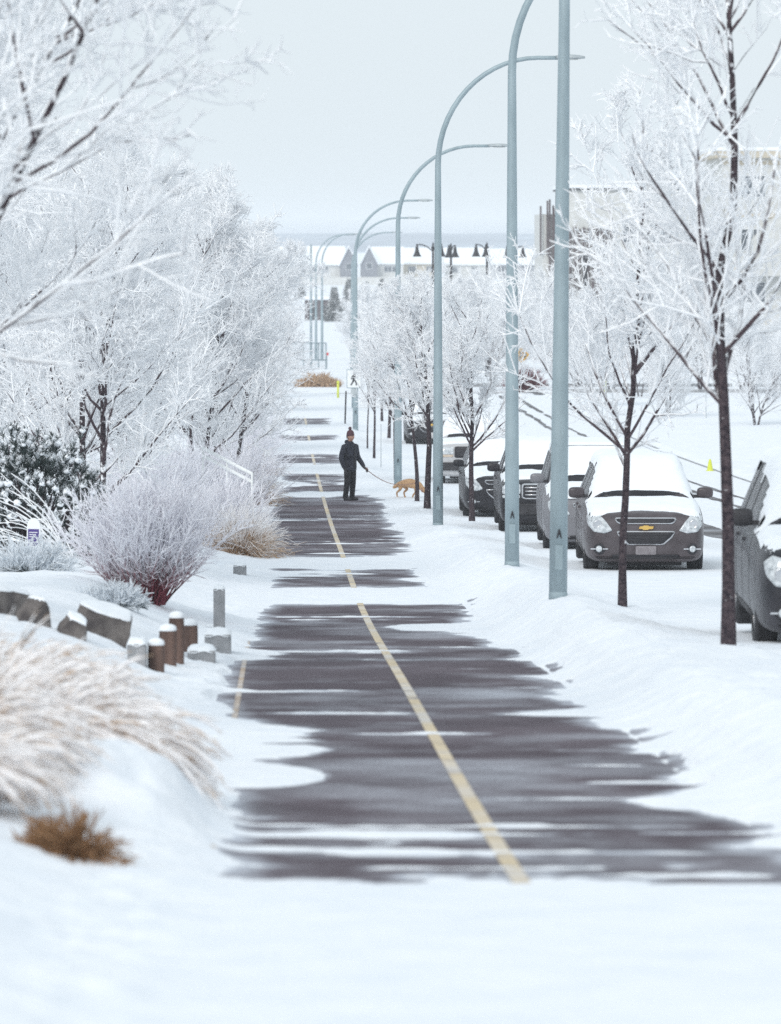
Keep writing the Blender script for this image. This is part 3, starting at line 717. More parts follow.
def spruce_variant(seed, h=4.0, w=1.3):
    rs = RS(seed); n = 260
    z = rs.uniform(0.06, 0.97, n) * h; a = rs.rand(n) * 2 * PI
    S = np.stack([0 * z, 0 * z, z], 1); L = w * (1 - z / h) ** 0.85 * rs.uniform(0.7, 1.15, n) + 0.08
    D = np.stack([np.cos(a), np.sin(a), np.full(n, -0.1)], 1)
    P1 = grow(rs, S, D, L, 4, -0.15, 0.06)
    _, t, pos, d = sample(rs, P1, 14, 0.1, 1)
    P2 = grow(rs, pos, side_dir(rs, d, rs.uniform(0.4, 1.0, len(t))), rs.uniform(0.12, 0.34, len(t)), 3, -0.4, 0.1)
    v, f = tubes(P2, np.array([0.035, 0.03, 0.012])[None, :] * np.ones((len(t), 1)), 3)
    fa = np.clip(rs.uniform(0.0, 0.6, len(t)), 0, 1)
    c = make_mesh('crown', v, f, M['spruce'], attr=np.repeat(fa, 9)); tr = MB().tube([(0, 0, -0.1), (0, 0, h * .9)], [0.12, 0.03], 7)
    t_ = make_mesh('trunk', tr.V, tr.F, M['bark'], attr=np.zeros(len(tr.V)))
    me = (t_.data, c.data); bpy.data.objects.remove(t_); bpy.data.objects.remove(c); return me
sp = spruce_variant(511)
SP = 'small dark spruces on the slope below the houses'
for i, (px, Y, zt, lab, s) in enumerate([(334, 680, 286, 'spruce at the right end of the dark shed', 1.0), (349, 760, 278, 'spruce left of the lamp post, below the grey gable', 1.0), (366, 740, 281, 'darkest spruce, right of the lamp post and below the houses', 1.0),
    (382, 760, 278, 'small spruce near the right house corner', 0.9), (377, 720, 292, 'tiny spruce right of the darkest one', .8), (301, 820, 279, 'pale frosted spruce left of the lamp posts', .9)]):
    x = XatY(px, Y); z = gz(x, Y); h = ZatY(zt, Y) - z
    r = tree('spruce', lab, x, Y, sp, i * 1.3, h / 4.0, SP)

# ------------------------------------------------------------------ rocks, blocks, logs
def rock(label, x, y, sx, sy, sz, seed, rz=0, cut=6, capf=0.75):
    rs = RS(seed); root = thing('boulder', label, 'rock', (x, y, gz(x, y) - 0.03), rz, 'boulders at the front of the garden bed')
    bm = bmesh.new(); bmesh.ops.create_icosphere(bm, subdivisions=4, radius=1)
    planes = [(norm(rs.normal(size=3) * np.array([1, 1, 0.7])), rs.uniform(0.50, 0.80)) for _ in range(cut + 4)] + [(np.array([0.95, -0.3, -0.1]), 0.7), (np.array([0.22, -0.25, 0.94]), 0.58), (np.array([0.1, -0.98, 0.1]), 0.55)]
    for v in bm.verts:
        p = np.array(v.co)
        for nrm, dd in planes:
            e = p @ nrm - dd
            if e > 0: p = p - nrm * e
        p = p * (1 + 0.04 * float(fbm(p[0] * 4 + p[2] * 3, p[1] * 4, seed, 3)))
        v.co = Vector((p[0] * sx, p[1] * sy, max(p[2], -0.5) * sz * 1.5 + 0.04))
    me = MB().bm(bm); body = me.build('stone', M['rock'], root, smooth=False)
    # snow lodged on the upper faces
    mb = MB(); bm.normal_update(); V = []; idx = {}
    F2 = []
    for f in bm.faces:
        if f.normal.z > capf:
            F2.append([v.index for v in f.verts])
    used = sorted({i for f in F2 for i in f}); mp = {u: k for k, u in enumerate(used)}
    bm.verts.ensure_lookup_table()
    cnt = {}
    for f in F2:
        for i in f: cnt[i] = cnt.get(i, 0) + 1
    top = []
    for u in used:
        v = bm.verts[u]; full = cnt[u] >= len(v.link_faces)
        top.append((v.co.x, v.co.y, v.co.z + (0.035 if full else 0.004)))
    # keep the one connected sheet of snow
    par = {u: u for u in used}
    def fnd(q):
        while par[q] != q: q = par[q]
        return q
    for f in F2:
        for i in f[1:]: par[fnd(f[0])] = fnd(i)
    cc = {}
    for f in F2: cc[fnd(f[0])] = cc.get(fnd(f[0]), 0) + 1
    if F2:
        bst = max(cc, key=cc.get); F2 = [f for f in F2 if fnd(f[0]) == bst]
    pos = {u: tp for u, tp in zip(used, top)}; used = sorted({i for f in F2 for i in f}); mp = {u: k for k, u in enumerate(used)}; top = [pos[u] for u in used]
    if F2: make_mesh('snow_cap', top, [[mp[i] for i in f] for f in F2], M['snowcap'], root, smooth=True)
    bm.free(); return root
rock('dark angular boulder with snow along its top, in front of the low shrubs', -1.60, 45.5, 0.36, 0.35, 0.27, 601, 0.3, 7)
rock('snow topped boulder at the left edge, flat sided', -2.50, 44.6, 0.42, 0.4, 0.24, 603, 0.9, 8)
rock('small grey boulder in front of the dark angular one, half buried in snow', -1.78, 43.6, 0.15, 0.2, 0.17, 605, 0.2, 6)
rock('wedge shaped pale boulder between the left edge boulder and the dark one', -2.12, 43.8, 0.14, 0.22, 0.24, 607, 1.2, 6)

def block(label, x, y, w, d, h, rz=0.0, group='grey retaining wall blocks at the bed edge', dz=-0.05):
    root = thing('wall_block', label, 'block', (x, y, gz(x, y) + dz), rz, group)
    MB().box(-w / 2, w / 2, -d / 2, d / 2, 0, h, bev=0.012).build('stone', M['block'], root)
    g = 9; V = []; Fc = []
    for j in range(g):
        for i in range(g):
            u, v = i / (g - 1), j / (g - 1); e = min(u, 1 - u, v, 1 - v)
            V.append(((u - .5) * w * 1.04, (v - .5) * d * 1.04, h - 0.012 + (0.05 * min(1, e * 6) ** 0.5) + 0.01 * math.sin(u * 9 + x * 5) * math.cos(v * 7)))
    for j in range(g - 1):
        for i in range(g - 1): a = j * g + i; Fc.append((a, a + 1, a + g + 1, a + g))
    make_mesh('snow_cap', V, Fc, M['snowcap'], root, smooth=True)
    return root
block('tall grey pillar of wall stone right of the big red stemmed bush', -0.67, 57.0, 0.13, 0.3, 0.52)
block('grey wall block under a snow slab, beside the log posts', -0.60, 50.0, 0.26, 0.6, 0.24)
block('low grey wall block nearest the path, below the snow slab', -0.72, 47.2, 0.26, 0.5, 0.15)
block('small grey block lying left of the shortest log', -1.22, 43.3, 0.16, 0.4, 0.24)
block('grey wall block by the straw grass clump farther along', -0.58, 76.0, 0.2, 0.5, 0.2)
def log(label, x, y, r, h):
    root = thing('log_post', label, 'log post', (x, y, gz(x, y) - 0.1), 0, 'upright log posts edging the garden bed')
    rs = RS(int(h * 1000)); prof = [(0.0, 0), (r * 1.02, 0), (r, h * .3), (r * 1.03, h * .7), (r * 0.99, h - 0.02), (r * 0.93, h), (0.0, h)]
    MB().lathe(prof, 18).build('trunk', M['log'], root, smooth=False)
    MB().lathe([(r * 1.0, h - 0.006), (r * 1.02, h + 0.01), (r * 0.9, h + 0.035), (r * 0.5, h + 0.05), (0.0, h + 0.055)], 18).build('snow_cap', M['snowcap'], root, smooth=True)
log('shortest brown log post, front left of the group of logs', -1.06, 43.5, 0.072, 0.33)
log('second brown log post, a little taller and behind the shortest', -0.985, 44.7, 0.078, 0.40)
log('tallest pale brown log post, in the middle of the group', -0.93, 45.8, 0.07, 0.52)
log('dark brown log post at the right of the group, beside the snow topped block', -0.855, 48.4, 0.078, 0.38)

# purple garden sign
x, y = -3.15, 64.5
SGS = root = thing('garden_sign', 'small upright purple sign with a white arched top in front of the pine bush', 'sign', (x, y, gz(x, y)), -0.35)
arch = [(-0.13, 0.30), (0.13, 0.30)] + [(0.13 * math.cos(a), 0.62 + 0.16 * math.sin(a)) for a in np.linspace(0, PI, 12)]
MB().prism(arch, -0.012, 0.012).build('board', M['signwhite'], root)
MB().box(-0.105, 0.105, -0.018, -0.0125, 0.33, 0.60).build('purple_panel', M['signpurple'], root)
mbx = MB()
for k in range(3): mbx.box(-0.08, 0.08 - 0.03 * k, -0.021, -0.0185, 0.54 - 0.035 * k, 0.552 - 0.035 * k)
mbx.build('lettering', M['signwhite'], root)
root.scale = (.72, .72, .8)
for sx in (-0.1, 0.1): MB().box(sx - 0.012, sx + 0.012, -0.012, 0.012, -0.15, 0.31).build('leg', M['galv2'], root)
# frosted arching canes in front of the pine bush
bush('arching_canes', 'spray of long white frosted canes arching left across the pine bush', -2.75, 66, 0.5, 1.5, 26, M['twig'], 421, rad=0.012, subs=3, fr=(0.75, 1.1), droop=1.0, lean=(-0.9, 0), subl=0.15, k=9)

# white handrail
root = thing('handrail', 'pale frosted handrail sloping down towards the path in the garden bed', 'railing', (0, 0, 0))
p0 = Vector((XatY(203, 92), 92, ZatY(448, 92))); p1 = Vector((XatY(252, 88), 88, ZatY(474, 88)))
for dz in (0, -0.14):
    MB().tube([p0 + Vector((0, 0, dz)), (p0 + p1) / 2 + Vector((0, 0, dz)), p1 + Vector((0, 0, dz))], 0.032, 8).build('rail', M['signwhite'], root, smooth=True)
for q in (p0, (p0 + p1) / 2, p1):
    MB().tube([(q.x, q.y, gz(q.x, q.y) - .05), (q.x, q.y, q.z)], 0.018, 8).build('post', M['signwhite'], root, smooth=True)

# ------------------------------------------------------------------ street lamps
def lamp_post():
    root = thing('street_lamp', '', 'street lamp')
    H0, R = 7.1, 2.1
    pts = [(0, 0, -0.1), (0, 0, 1.5), (0, 0, 4), (0, 0, 6.2), (0, 0, H0)]
    rad = [0.104, 0.099, 0.082, 0.066, 0.060]
    for i in range(1, 15):
        a = PI / 2 * i / 14
        pts.append((2.0 * (1 - math.cos(a)), 0, H0 + R * math.sin(a))); rad.append(0.059 - 0.018 * i / 14)
    for xx in (2.15, 2.4): pts.append((xx, 0, H0 + R + 0.0)); rad.append(0.040)
    MB().tube(pts, rad, 16).build('pole', M['galv'], root, smooth=True)
    ac = MB().box(-0.045, 0.045, -0.108, -0.09, 0.34, 0.62, bev=0.008).build('access_cover', M['galv'], root)
    MB().prism([(-.03, .70), (-.018, .70), (0, .755), (.018, .70), (.03, .70), (.008, .80), (-.008, .80)], -.112, -.095).build('mark', M['black'], ac)
    MB().lathe([(0.0, 0.0), (0.106, 0), (0.108, 0.05), (0.103, 0.09)], 16).build('base_collar', M['galv'], root, smooth=True)
    e = MB()
    prof = [(2.36, 0.05, 0.045), (2.46, 0.09, 0.06), (2.65, 0.12, 0.07), (2.82, 0.11, 0.055), (2.94, 0.05, 0.03)]
    V = []; Fc = []; n = 12
    for x, w, h in prof:
        for k in range(n): a = 2 * PI * k / n; V.append((x, w * math.cos(a), H0 + R + 0.0 + h * math.sin(a) * (1.0 if math.sin(a) > 0 else 0.5)))
    for i in range(len(prof) - 1):
        for k in range(n): Fc.append((i * n + k, i * n + (k + 1) % n, (i + 1) * n + (k + 1) % n, (i + 1) * n + k))
    Fc += [tuple(range(n)), tuple(range((len(prof) - 1) * n, len(prof) * n))]
    e.add(V, Fc); head = e.build('lamp_head', M['galv2'], root, smooth=True)
    MB().box(2.50, 2.80, -0.07, 0.07, H0 + R - 0.045, H0 + R - 0.028, bev=0.006).build('lens', M['lens'], head)
    return root
lp = lamp_post()
LPG = 'curved steel street lamps in a row along the verge'
lamps = [(XatY(558, 56.8), 56.8, 'nearest and thickest lamp post, its curved top out of the frame', 0),
    (XatY(512, 71.5), 71.5, 'second lamp post, just starting to curve at the top edge of the picture', 0),
    (XatY(438, 100), 100, 'third lamp post, its arm sweeping across behind the two nearest posts', 0),
    (XatY(398, 131), 131, 'fourth lamp post, standing behind the dog', 0),
    (XatY(355.5, 190), 190, 'lamp post carrying the walking figure sign', 0),
    (XatY(354, 222), 222, 'lamp post right behind the one with the walking figure sign', 0),
    (XatY(352, 292), 292, 'lamp post with the lowest arc to the right of the two house gables', 0),
    (XatY(316, 372), 372, 'left one of the two far lamp posts above the wire fence', 0),
    (XatY(322, 366), 366, 'right one of the two far lamp posts above the wire fence', 0)]
for i, (x, y, lab, rz) in enumerate(lamps):
    o = lp if i == 0 else copy_tree(lp)
    o.location = (x, y, gz(x, y) - 0.02); o.rotation_euler = (0, math.radians(.62) if i == 0 else 0, rz); o.scale = (1, 1, [1, 1, 1.02, .975, .95, .92, .93, 1.01, 1.01][i]); o['label'] = lab; o['group'] = LPG
LAMPS = lamps
# far straight pole with a short pointed arm
x, y = XatY(311, 350), 350
root = thing('utility_pole', 'thin pale pole with a straight slanting arm left of the far lamp posts', 'pole', (x, y, gz(x, y)))
MB().tube([(0, 0, -.1), (0, 0, 8.4)], [0.09, 0.06], 8).build('pole', M['galv'], root, smooth=True)
MB().tube([(0.05, 0, 7.2), (-0.9, 0, 8.0)], 0.05, 6).build('arm', M['galv2'], root, smooth=True)

# walking-figure sign fixed to the fifth post
sy = 189.8; sx = XatY(354, sy)
root = thing('pedestrian_sign', 'white sign with a black walking figure fixed to a lamp post', 'sign', (sx, sy, ZatY(387.5, sy)))
w = 13.5 * sy / F / 2; h = 17.5 * sy / F
MB().box(-w, w, -0.01, 0.01, 0, h, bev=0.004).build('panel', M['signwhite'], root)
MB().box(-w - .025, w + .025, -0.004, 0.014, -.025, h + .025, bev=.005).build('border', M['galv'], root)
MB().box(-0.1, 0.1, 0.015, 0.12, h * .4, h * .5).build('bracket', M['galv2'], root)
s = h / 20
mbx = MB(); y0, y1 = -0.016, -0.011
def limb(p, q, wd):
    a = Vector((p[0], p[1])); b = Vector((q[0], q[1])); d = (b - a).normalized(); nn = Vector((-d.y, d.x)) * wd / 2
    return [tuple((v * s)[:]) for v in (a + nn, a - nn, b - nn, b + nn)]
cx0 = 0
mbx.prism([(s * (0.6 + 1.3 * math.cos(a)), s * (16.6 + 1.3 * math.sin(a))) for a in np.linspace(0, 2 * PI, 14)[:-1]], y0, y1)
for i, (p, q, wd) in enumerate([((0.3, 15), (-0.3, 9.3), 3.0), ((-0.2, 9.6), (2.2, 6.4), 1.8), ((2.1, 6.8), (2.8, 2.4), 1.5), ((-0.4, 9.6), (-1.4, 6.0), 1.9), ((-1.3, 6.4), (-3.6, 2.6), 1.5), ((0.9, 14.4), (2.6, 11.4), 1.2), ((2.4, 11.6), (4.4, 10.8), 1.1), ((-0.6, 14.2), (-2.6, 11.6), 1.2), ((-2.6, 11.9), (-2.9, 9.4), 1.1)]):
    mbx.prism(limb(p, q, wd), y0 - 0.0006 * i, y1)
mbx.build('walking_figure', M['black'], root)
# small plate under it
MB().box(-0.12, 0.12, -0.01, 0.01, -0.28, -0.04).build('lower_plate', M['galv2'], root)

# leaning dark post and the yellow marker at the crossing
def marker(label, px, Y, ytop, ybot, wpx, mat, name='marker_post', cat='marker post', tilt=0.0, group=None, cap=True):
    x = XatY(px, Y); zb = gz(x, Y); zt = ZatY(ytop, Y)
    root = thing(name, label, cat, (x, Y, zb - 0.05), 0, group); h = zt - zb + .05; r = wpx * Y / F / 2
    MB().tube([(tilt * h, 0, h), (0, 0, 0)], r, 10).build('post', mat, root, smooth=True)
    if cap: MB().lathe([(r * 1.25, h - 0.1), (r * 1.3, h - .04), (r, h + 0.0), (0, h + 0.02)], 10).build('cap', mat, root, smooth=True)
    return root
marker('yellow marker post standing at the crossing street, right of the brown grass', 338, 238, 381, 398, 2.2, M['yellowpost'])
marker('dark leaning post left of the lamp post with the walking figure', 345, 196, 391, 410, 1.6, M['black'], 'leaning_post', 'post', 0.03, cap=False)
marker('far yellow marker post across the road in front of the slatted building', 605, 240, 381, 398, 2.0, M['yellowpost'])
marker('thin grey stake in the snow beyond the road, above the yellow cone', 706, 205, 390, 420, 0.8, M['galv2'], 'stake', 'stake', cap=False)
marker('thin stake on the verge left of the lamp post behind the dog', 381, 150, 424, 452, 0.7, M['galv2'], 'stake', 'stake', cap=False)
# yellow traffic cone-like hydrant marker by the kerb
x, Y = XatY(710, 148), 148.0
root = thing('yellow_cone', 'small yellow cone in the snow between the snowy car and the dark knotty trunk', 'cone', (x, Y, ZatY(463.5, Y)))
root.location.z = gz(x, Y) - .02; root.scale = (.75, .75, .8)
MB().lathe([(0.0, 0.0), (0.17, 0), (0.17, 0.04), (0.12, 0.06), (0.075, 0.32), (0.04, 0.46), (0.0, 0.47)], 12).build('body', M['yellowpost'], root, smooth=True)

# chevron sign
Y = 255.0; x = XatY(521.5, Y); zb = gz(x, Y)
root = thing('chevron_sign', 'yellow chevron sign with two black arrows pointing right beside the second lamp post', 'sign', (x, Y, zb))
zc = ZatY(355, Y) - zb; q = 0.42
MB().prism([(-q, zc), (0, zc - q), (q, zc), (0, zc + q)], -0.01, 0.01).build('panel', M['signyellow'], root)
mbx = MB()
for k in (-0.14, 0.07): mbx.prism([(k, zc + 0.16), (k + 0.07, zc + 0.16), (k + 0.2, zc), (k + 0.07, zc - 0.16), (k, zc - 0.16), (k + 0.12, zc)], -0.016, -0.011)
mbx.build('arrows', M['black'], root)
MB().box(-0.03, 0.03, 0.011, 0.06, -0.1, zc + .1).build('post', M['galv2'], root)
# dark shrub under it
bush('dark_shrub', 'small dark bare shrub below the yellow chevron sign', XatY(524, 250), 250, 0.6, 1.25, 260, M['dogwood'], 431, rad=0.02, subs=5, fr=(0.0, 0.5), subl=0.3)

# bell lamps on black posts
def bell_post(label, px, ytop, Y, arms, hpx_post=None):
    x = XatY(px, Y); zb = gz(x, Y); zt = ZatY(ytop, Y) - zb; k = Y / F
    root = thing('bell_lamp_post', label, 'street lamp', (x, Y, zb), 0, 'ornate black bell lamp posts by the junction')
    MB().tube([(0, 0, -.1), (0, 0, 1.2), (0, 0, zt - .2)], [0.13, 0.09, 0.065], 10).build('post', M['black'], root, smooth=True)
    MB().lathe([(0.09, zt - .3), (0.12, zt - .22), (0.05, zt - .1), (0.06, zt), (0.0, zt + .14)], 10).build('finial', M['black'], root, smooth=True)
    for (dx, dy) in arms:
        a = MB(); L = dx * k
        pts = [(L * t, dy * k * t, zt - 0.45 + 0.42 * math.sin(min(1, t * 1.25) * PI / 2) - (0.06 if t > .9 else 0)) for t in np.linspace(0, 1, 9)]
        arm = a.tube(pts, 0.035, 6).build('arm', M['black'], root, smooth=True)
        e = pts[-1]
        MB().lathe([(0.0, 0.10), (0.05, 0.08), (0.05, -0.05), (0.09, -0.12), (0.12, -0.34), (0.20, -0.56), (0.27, -0.66), (0.25, -0.67), (0.0, -0.64)], 14, c=e).build('bell_shade', M['black'], root, smooth=True)
bell_post('black bell lamp post left of the third lamp post, arm reaching left', 433, 244, 300, [(-16, 0), (9, 16)])
bell_post('black bell lamp post just right of the third lamp post', 451, 245, 305, [(-3, -24), (5, 26)])
bell_post('black bell lamp post left of the second lamp post, bell over its post', 487, 244, 300, [(-2, -22), (-10, 24)])
bell_post('black bell lamp post half hidden behind the second lamp post', 513, 246, 330, [(10, 4), (-5, 24)])

# wire fence beyond the crossing, brown grass mound
Y = 330.0; x0, x1 = XatY(281, Y), XatY(326, Y)
root = thing('wire_fence', 'tall pale wire fence beyond the crossing street, below the far lamp posts', 'fence', (0, 0, 0))
zb = gz((x0 + x1) / 2, Y); zt = ZatY(343, Y); zm = ZatY(360, Y)
xs_ = np.linspace(x0, x1, 7)
for xx in xs_: MB().tube([(xx, Y, zb - .3), (xx, Y, zt)], 0.045, 6).build('post', M['galv'], root, smooth=True)
for zz in (zt, zm): MB().tube([(x0, Y - .05, zz), (x1, Y - .05, zz)], 0.035, 6).build('rail', M['galv'], root, smooth=True)
mw = MB()
for k in range(40): xx = x0 + (x1 - x0) * k / 39; mw.tube([(xx, Y + .05, zb), (xx, Y + .05, zt)], 0.008, 3)
mw.build('wire_mesh', M['galv'], root)
x0, x1 = XatY(270, 250), XatY(350, 250)
def mound(label, px0, px1, Y, n, seed, h):
    rs = RS(seed); xa, xb = XatY(px0, Y), XatY(px1, Y)
    S = np.stack([rs.uniform(xa, xb, n), Y + rs.uniform(-1.5, 1.5, n), np.zeros(n)], 1); S[:, 2] = ground_z(S[:, 0], S[:, 1]) - 0.05
    t = (S[:, 0] - xa) / (xb - xa); L = h * (0.35 + 1.1 * np.clip(np.minimum(t, 1 - t) * 5, 0, 1)) * rs.uniform(0.6, 1.1, n) * (0.8 + 0.3 * np.sin(t * 22))
    D = np.stack([rs.normal(0, 0.35, n), rs.normal(0, 0.35, n), np.ones(n)], 1)
    P1 = grow(rs, S, D, L, 4, -0.8, 0.1)
    v, f = tubes(P1, np.array([0.02, 0.02, 0.018, 0.012])[None, :] * np.ones((n, 1)), 3)
    o = make_mesh('grass_mound', v, f, M['straw'], smooth=True, attr=np.repeat(np.repeat(rs.uniform(-0.05, 0.35, n)[:, None], 4, 1).ravel(), 3)); tag(o, label, 'grass clump')
mound('row of brown ornamental grasses just beyond the crossing street', 296, 340, 262, 1400, 441, 0.55)

# red sign on the fence line
x, Y = XatY(327, 332), 332
root = thing('red_sign', 'tiny red and white sign beside the wire fence', 'sign', (x, Y, gz(x, Y)))
zc = ZatY(353, Y) - gz(x, Y)
MB().box(-0.14, 0.14, -0.01, 0.01, zc - .2, zc + .25).build('panel', M['signwhite'], root)
MB().box(-0.11, 0.11, -0.016, -0.011, zc - .16, zc + .02).build('red_band', M['signred'], root)
MB().box(-0.03, 0.03, 0.011, 0.05, -0.1, zc + .2).build('post', M['galv2'], root)
# ------------------------------------------------------------------ cars
def resample(poly, n):
    P_ = [Vector(p) for p in poly]; P_.append(P_[0])
    L = [0]
    for a, b in zip(P_[:-1], P_[1:]): L.append(L[-1] + (b - a).length)
    out = []
    for k in range(n):
        t = L[-1] * k / n
        for i in range(len(L) - 1):
            if L[i] <= t <= L[i + 1]:
                f = (t - L[i]) / max(L[i + 1] - L[i], 1e-9); out.append(P_[i].lerp(P_[i + 1], f)); break
    return out
class Body:
    def __init__(s, V, Fc): s.bvh = BVHTree.FromPolygons([Vector(v) for v in V], Fc)
    def front(s, x, z, default=0.1):
        h = s.bvh.ray_cast(Vector((x, -2, z)), Vector((0, 1, 0))); return h[0].y if h[0] else default
    def side(s, y, z, sg, default=0.9):
        h = s.bvh.ray_cast(Vector((sg * 3, y, z)), Vector((-sg, 0, 0))); return h[0].x if h[0] else sg * default
def patch(bd, poly, mode='front', off=0.005, th=0.012, n=40, rings=5):
    """outline conformed onto the bodywork with its own thickness"""
    b = resample(poly, n); c = sum(b, Vector((0, 0))) / n
    V = []; Fc = []
    pts = [c] + [c.lerp(p, r / rings) for r in range(1, rings + 1) for p in b]
    def pos(p, o):
        if mode == 'front': return (p[0], bd.front(p[0], p[1]) - o, p[1])
        sg = 1 if mode == 'right' else -1
        return (bd.side(p[0], p[1], sg) + sg * o, p[0], p[1])
    for p in pts: V.append(pos(p, off))
    m = len(pts)
    for k in range(n): Fc.append((0, 1 + k, 1 + (k + 1) % n))
    for r in range(rings - 1):
        for k in range(n): a = 1 + r * n + k; b_ = 1 + r * n + (k + 1) % n; Fc.append((a, a + n, b_ + n, b_))
    lastr = 1 + (rings - 1) * n
    for p in b: V.append(pos(p, off - th))
    for k in range(n): Fc.append((lastr + k, m + k, m + (k + 1) % n, lastr + (k + 1) % n))
    return MB().add(V, Fc)
def rectp(x0, x1, z0, z1, r=0.02):
    out = []
    for cx, cz, a0 in ((x1 - r, z1 - r, 0), (x0 + r, z1 - r, 90), (x0 + r, z0 + r, 180), (x1 - r, z0 + r, 270)):
        for k in range(4): a = math.radians(a0 + 30 * k); out.append((cx + r * math.cos(a), cz + r * math.sin(a)))
    return out
def mirror(poly): return [(-x, z) for x, z in poly][::-1]

def make_car(name, label, loc, rz, P_):
    L, W, H = P_['L'], P_['W'], P_['H']; hw = W / 2
    root = thing(name, label, 'car' if P_.get('kind') != 'pickup' else 'pickup truck', loc, rz, P_.get('group'))
    bodym, hood0, hood1, belt = P_['paint'], P_['hood0'], P_['hood1'], P_['belt']
    ws0, ws1 = P_['ws0'], P_['ws1']; zb = P_.get('zb', 0.22); pick = P_.get('kind') == 'pickup'
    box = P_.get('boxy', 0.0)
    # lower body loft
    st = [(0.0, hw * (0.74 + .14 * box), zb + .10, hood0 - 0.16), (0.05, hw * (0.86 + .07 * box), zb + .05, hood0 - 0.06), (0.16, hw * (0.93 + .04 * box), zb, hood0 - 0.005), (0.34, hw * 0.975, zb, hood0 + 0.02), (0.7, hw, zb, (hood0 * .45 + hood1 * .55)),
          (ws0, hw, zb, hood1), (ws0 + .4, hw, zb, belt + .02), (L * .55, hw, zb, belt + .03), (L - .9, hw, zb, belt + .04), (L - .35, hw * .985, zb, belt + .04), (L - .1, hw * .95, zb + .03, belt), (L, hw * .86, zb + .12, belt - .12)]
    V = []; n2 = None
    for y, w, b, t in st:
        half = [(0, b), (w * .6, b), (w * .9, b + .01), (w * .985, b + .10), (w * .995, b + (t - b) * .42), (w, b + (t - b) * .62), (w * .985, b + (t - b) * .82), (w * .94, t - .055), (w * .86, t - .012), (w * .5, t + .012), (0, t + .018)]
        ring = half + [(-x, z) for x, z in half[1:-1]][::-1]
        n2 = len(ring)
        tilt = P_.get('tilt', 0.22) if y < 0.2 else 0.0
        for x, z in ring: V.append((x, y + tilt * max(0, z - 0.62) * (1 - y / 0.2) if tilt else y, z))
    Fc = []
    for i in range(len(st) - 1):
        for k in range(n2): a = i * n2 + k; b = i * n2 + (k + 1) % n2; Fc.append((a, b, b + n2, a + n2))
    Fc.append(tuple(range(n2 - 1, -1, -1))); Fc.append(tuple(range((len(st) - 1) * n2, len(st) * n2)))
    body = make_mesh('body', V, Fc, [bodym, M['black']], root, smooth=True)
    sub = body.modifiers.new('s', 'SUBSURF'); sub.levels = 2; sub.render_levels = 2; bake(body)
    # wheel arches
    fw, rw, wr = P_['fw'], L - P_['rw'], P_.get('wr', 0.35)
    cut = MB()
    for yy in (fw, rw):
        for sg in (-1, 1):
            prof = [(0.0, 0), (wr + .07, 0), (wr + .07, 0.42), (0.0, 0.42)]
            x0_ = sg * (hw - .34) if sg > 0 else -hw - .08
            V_ = []; n = 28
            for xx in (x0_, x0_ + .42):
                for k in range(n): a = 2 * PI * k / n; V_.append((xx, yy + (wr + .07) * math.cos(a), wr + .01 + (wr + .07) * math.sin(a)))
            cut.add(V_, [tuple(range(n - 1, -1, -1)), tuple(range(n, 2 * n))] + [(k, (k + 1) % n, n + (k + 1) % n, n + k) for k in range(n)], 0)
    co = cut.build('cutter', M['black'])
    bm_ = bmesh.new(); bm_.from_mesh(co.data); bmesh.ops.recalc_face_normals(bm_, faces=bm_.faces); bm_.to_mesh(co.data); bm_.free()
    bm_ = bmesh.new(); bm_.from_mesh(body.data); bmesh.ops.recalc_face_normals(bm_, faces=bm_.faces); bm_.to_mesh(body.data); bm_.free()
    bo = body.modifiers.new('b', 'BOOLEAN'); bo.operation = 'DIFFERENCE'; bo.object = co; bo.solver = 'EXACT'
    bo.material_mode = 'TRANSFER' if hasattr(bo, 'material_mode') else 'INDEX'
    bpy.context.view_layer.update(); bake(body); bpy.data.objects.remove(co)
    # greenhouse loft
    g0, g1 = ws0, P_.get('g1', L - .12); r1 = P_.get('r1', L - .5)
    hwb = hw * P_.get('hwb', .92); hwt = hw * P_.get('hwt', .72)
    rings = [(belt - .10, g0 - .05, g1, hwb), (belt + .03, g0 + .08, g1 - .01, hwb * .995)]
    for t in (0.3, 0.6, 0.85): rings.append((belt + .03 + (H - belt - .03) * t, g0 + .08 + (ws1 - g0 - .08) * t * .98, g1 + (r1 - g1) * t, hwb + (hwt - hwb) * t))
    rings += [(H - .045, ws1 - .02, r1, hwt * 1.0), (H - .012, ws1 + .10, r1 - .08, hwt * .90), (H, ws1 + .30, r1 - .25, hwt * .62)]
    V = []; n = 36
    for z, ya, yb, w in rings:
        for k in range(n):
            a = 2 * PI * (k + .5) / n; ca, sa = math.cos(a), math.sin(a); e = 0.30
            V.append((w * math.copysign(abs(ca) ** e, ca), (ya + yb) / 2 + (yb - ya) / 2 * math.copysign(abs(sa) ** e, sa), z))
    Fc = [(i * n + k, i * n + (k + 1) % n, (i + 1) * n + (k + 1) % n, (i + 1) * n + k) for i in range(len(rings) - 1) for k in range(n)]
    Fc.append(tuple(range(n - 1, -1, -1))); Fc.append(tuple(range((len(rings) - 1) * n, len(rings) * n)))
    cab = make_mesh('cabin', V, Fc, P_.get('cabm', bodym), root, smooth=True)
    bd = Body([v.co[:] for v in body.data.vertices], [list(p.vertices) for p in body.data.polygons])
    cb = Body(V, Fc)
    # glass
    tf = lambda t: hwb + (hwt - hwb) * t
    zz0, zz1 = belt + .05, H - .10
    glass_pts = [(-tf(0) * .88, zz0), (tf(0) * .88, zz0), (tf(1) * .86, zz1), (-tf(1) * .86, zz1)]
    patch(cb, glass_pts, 'front', 0.006, 0.012).build('windshield', M['glass'], root, smooth=True)
    slope = (ws1 - g0) / (H - belt)
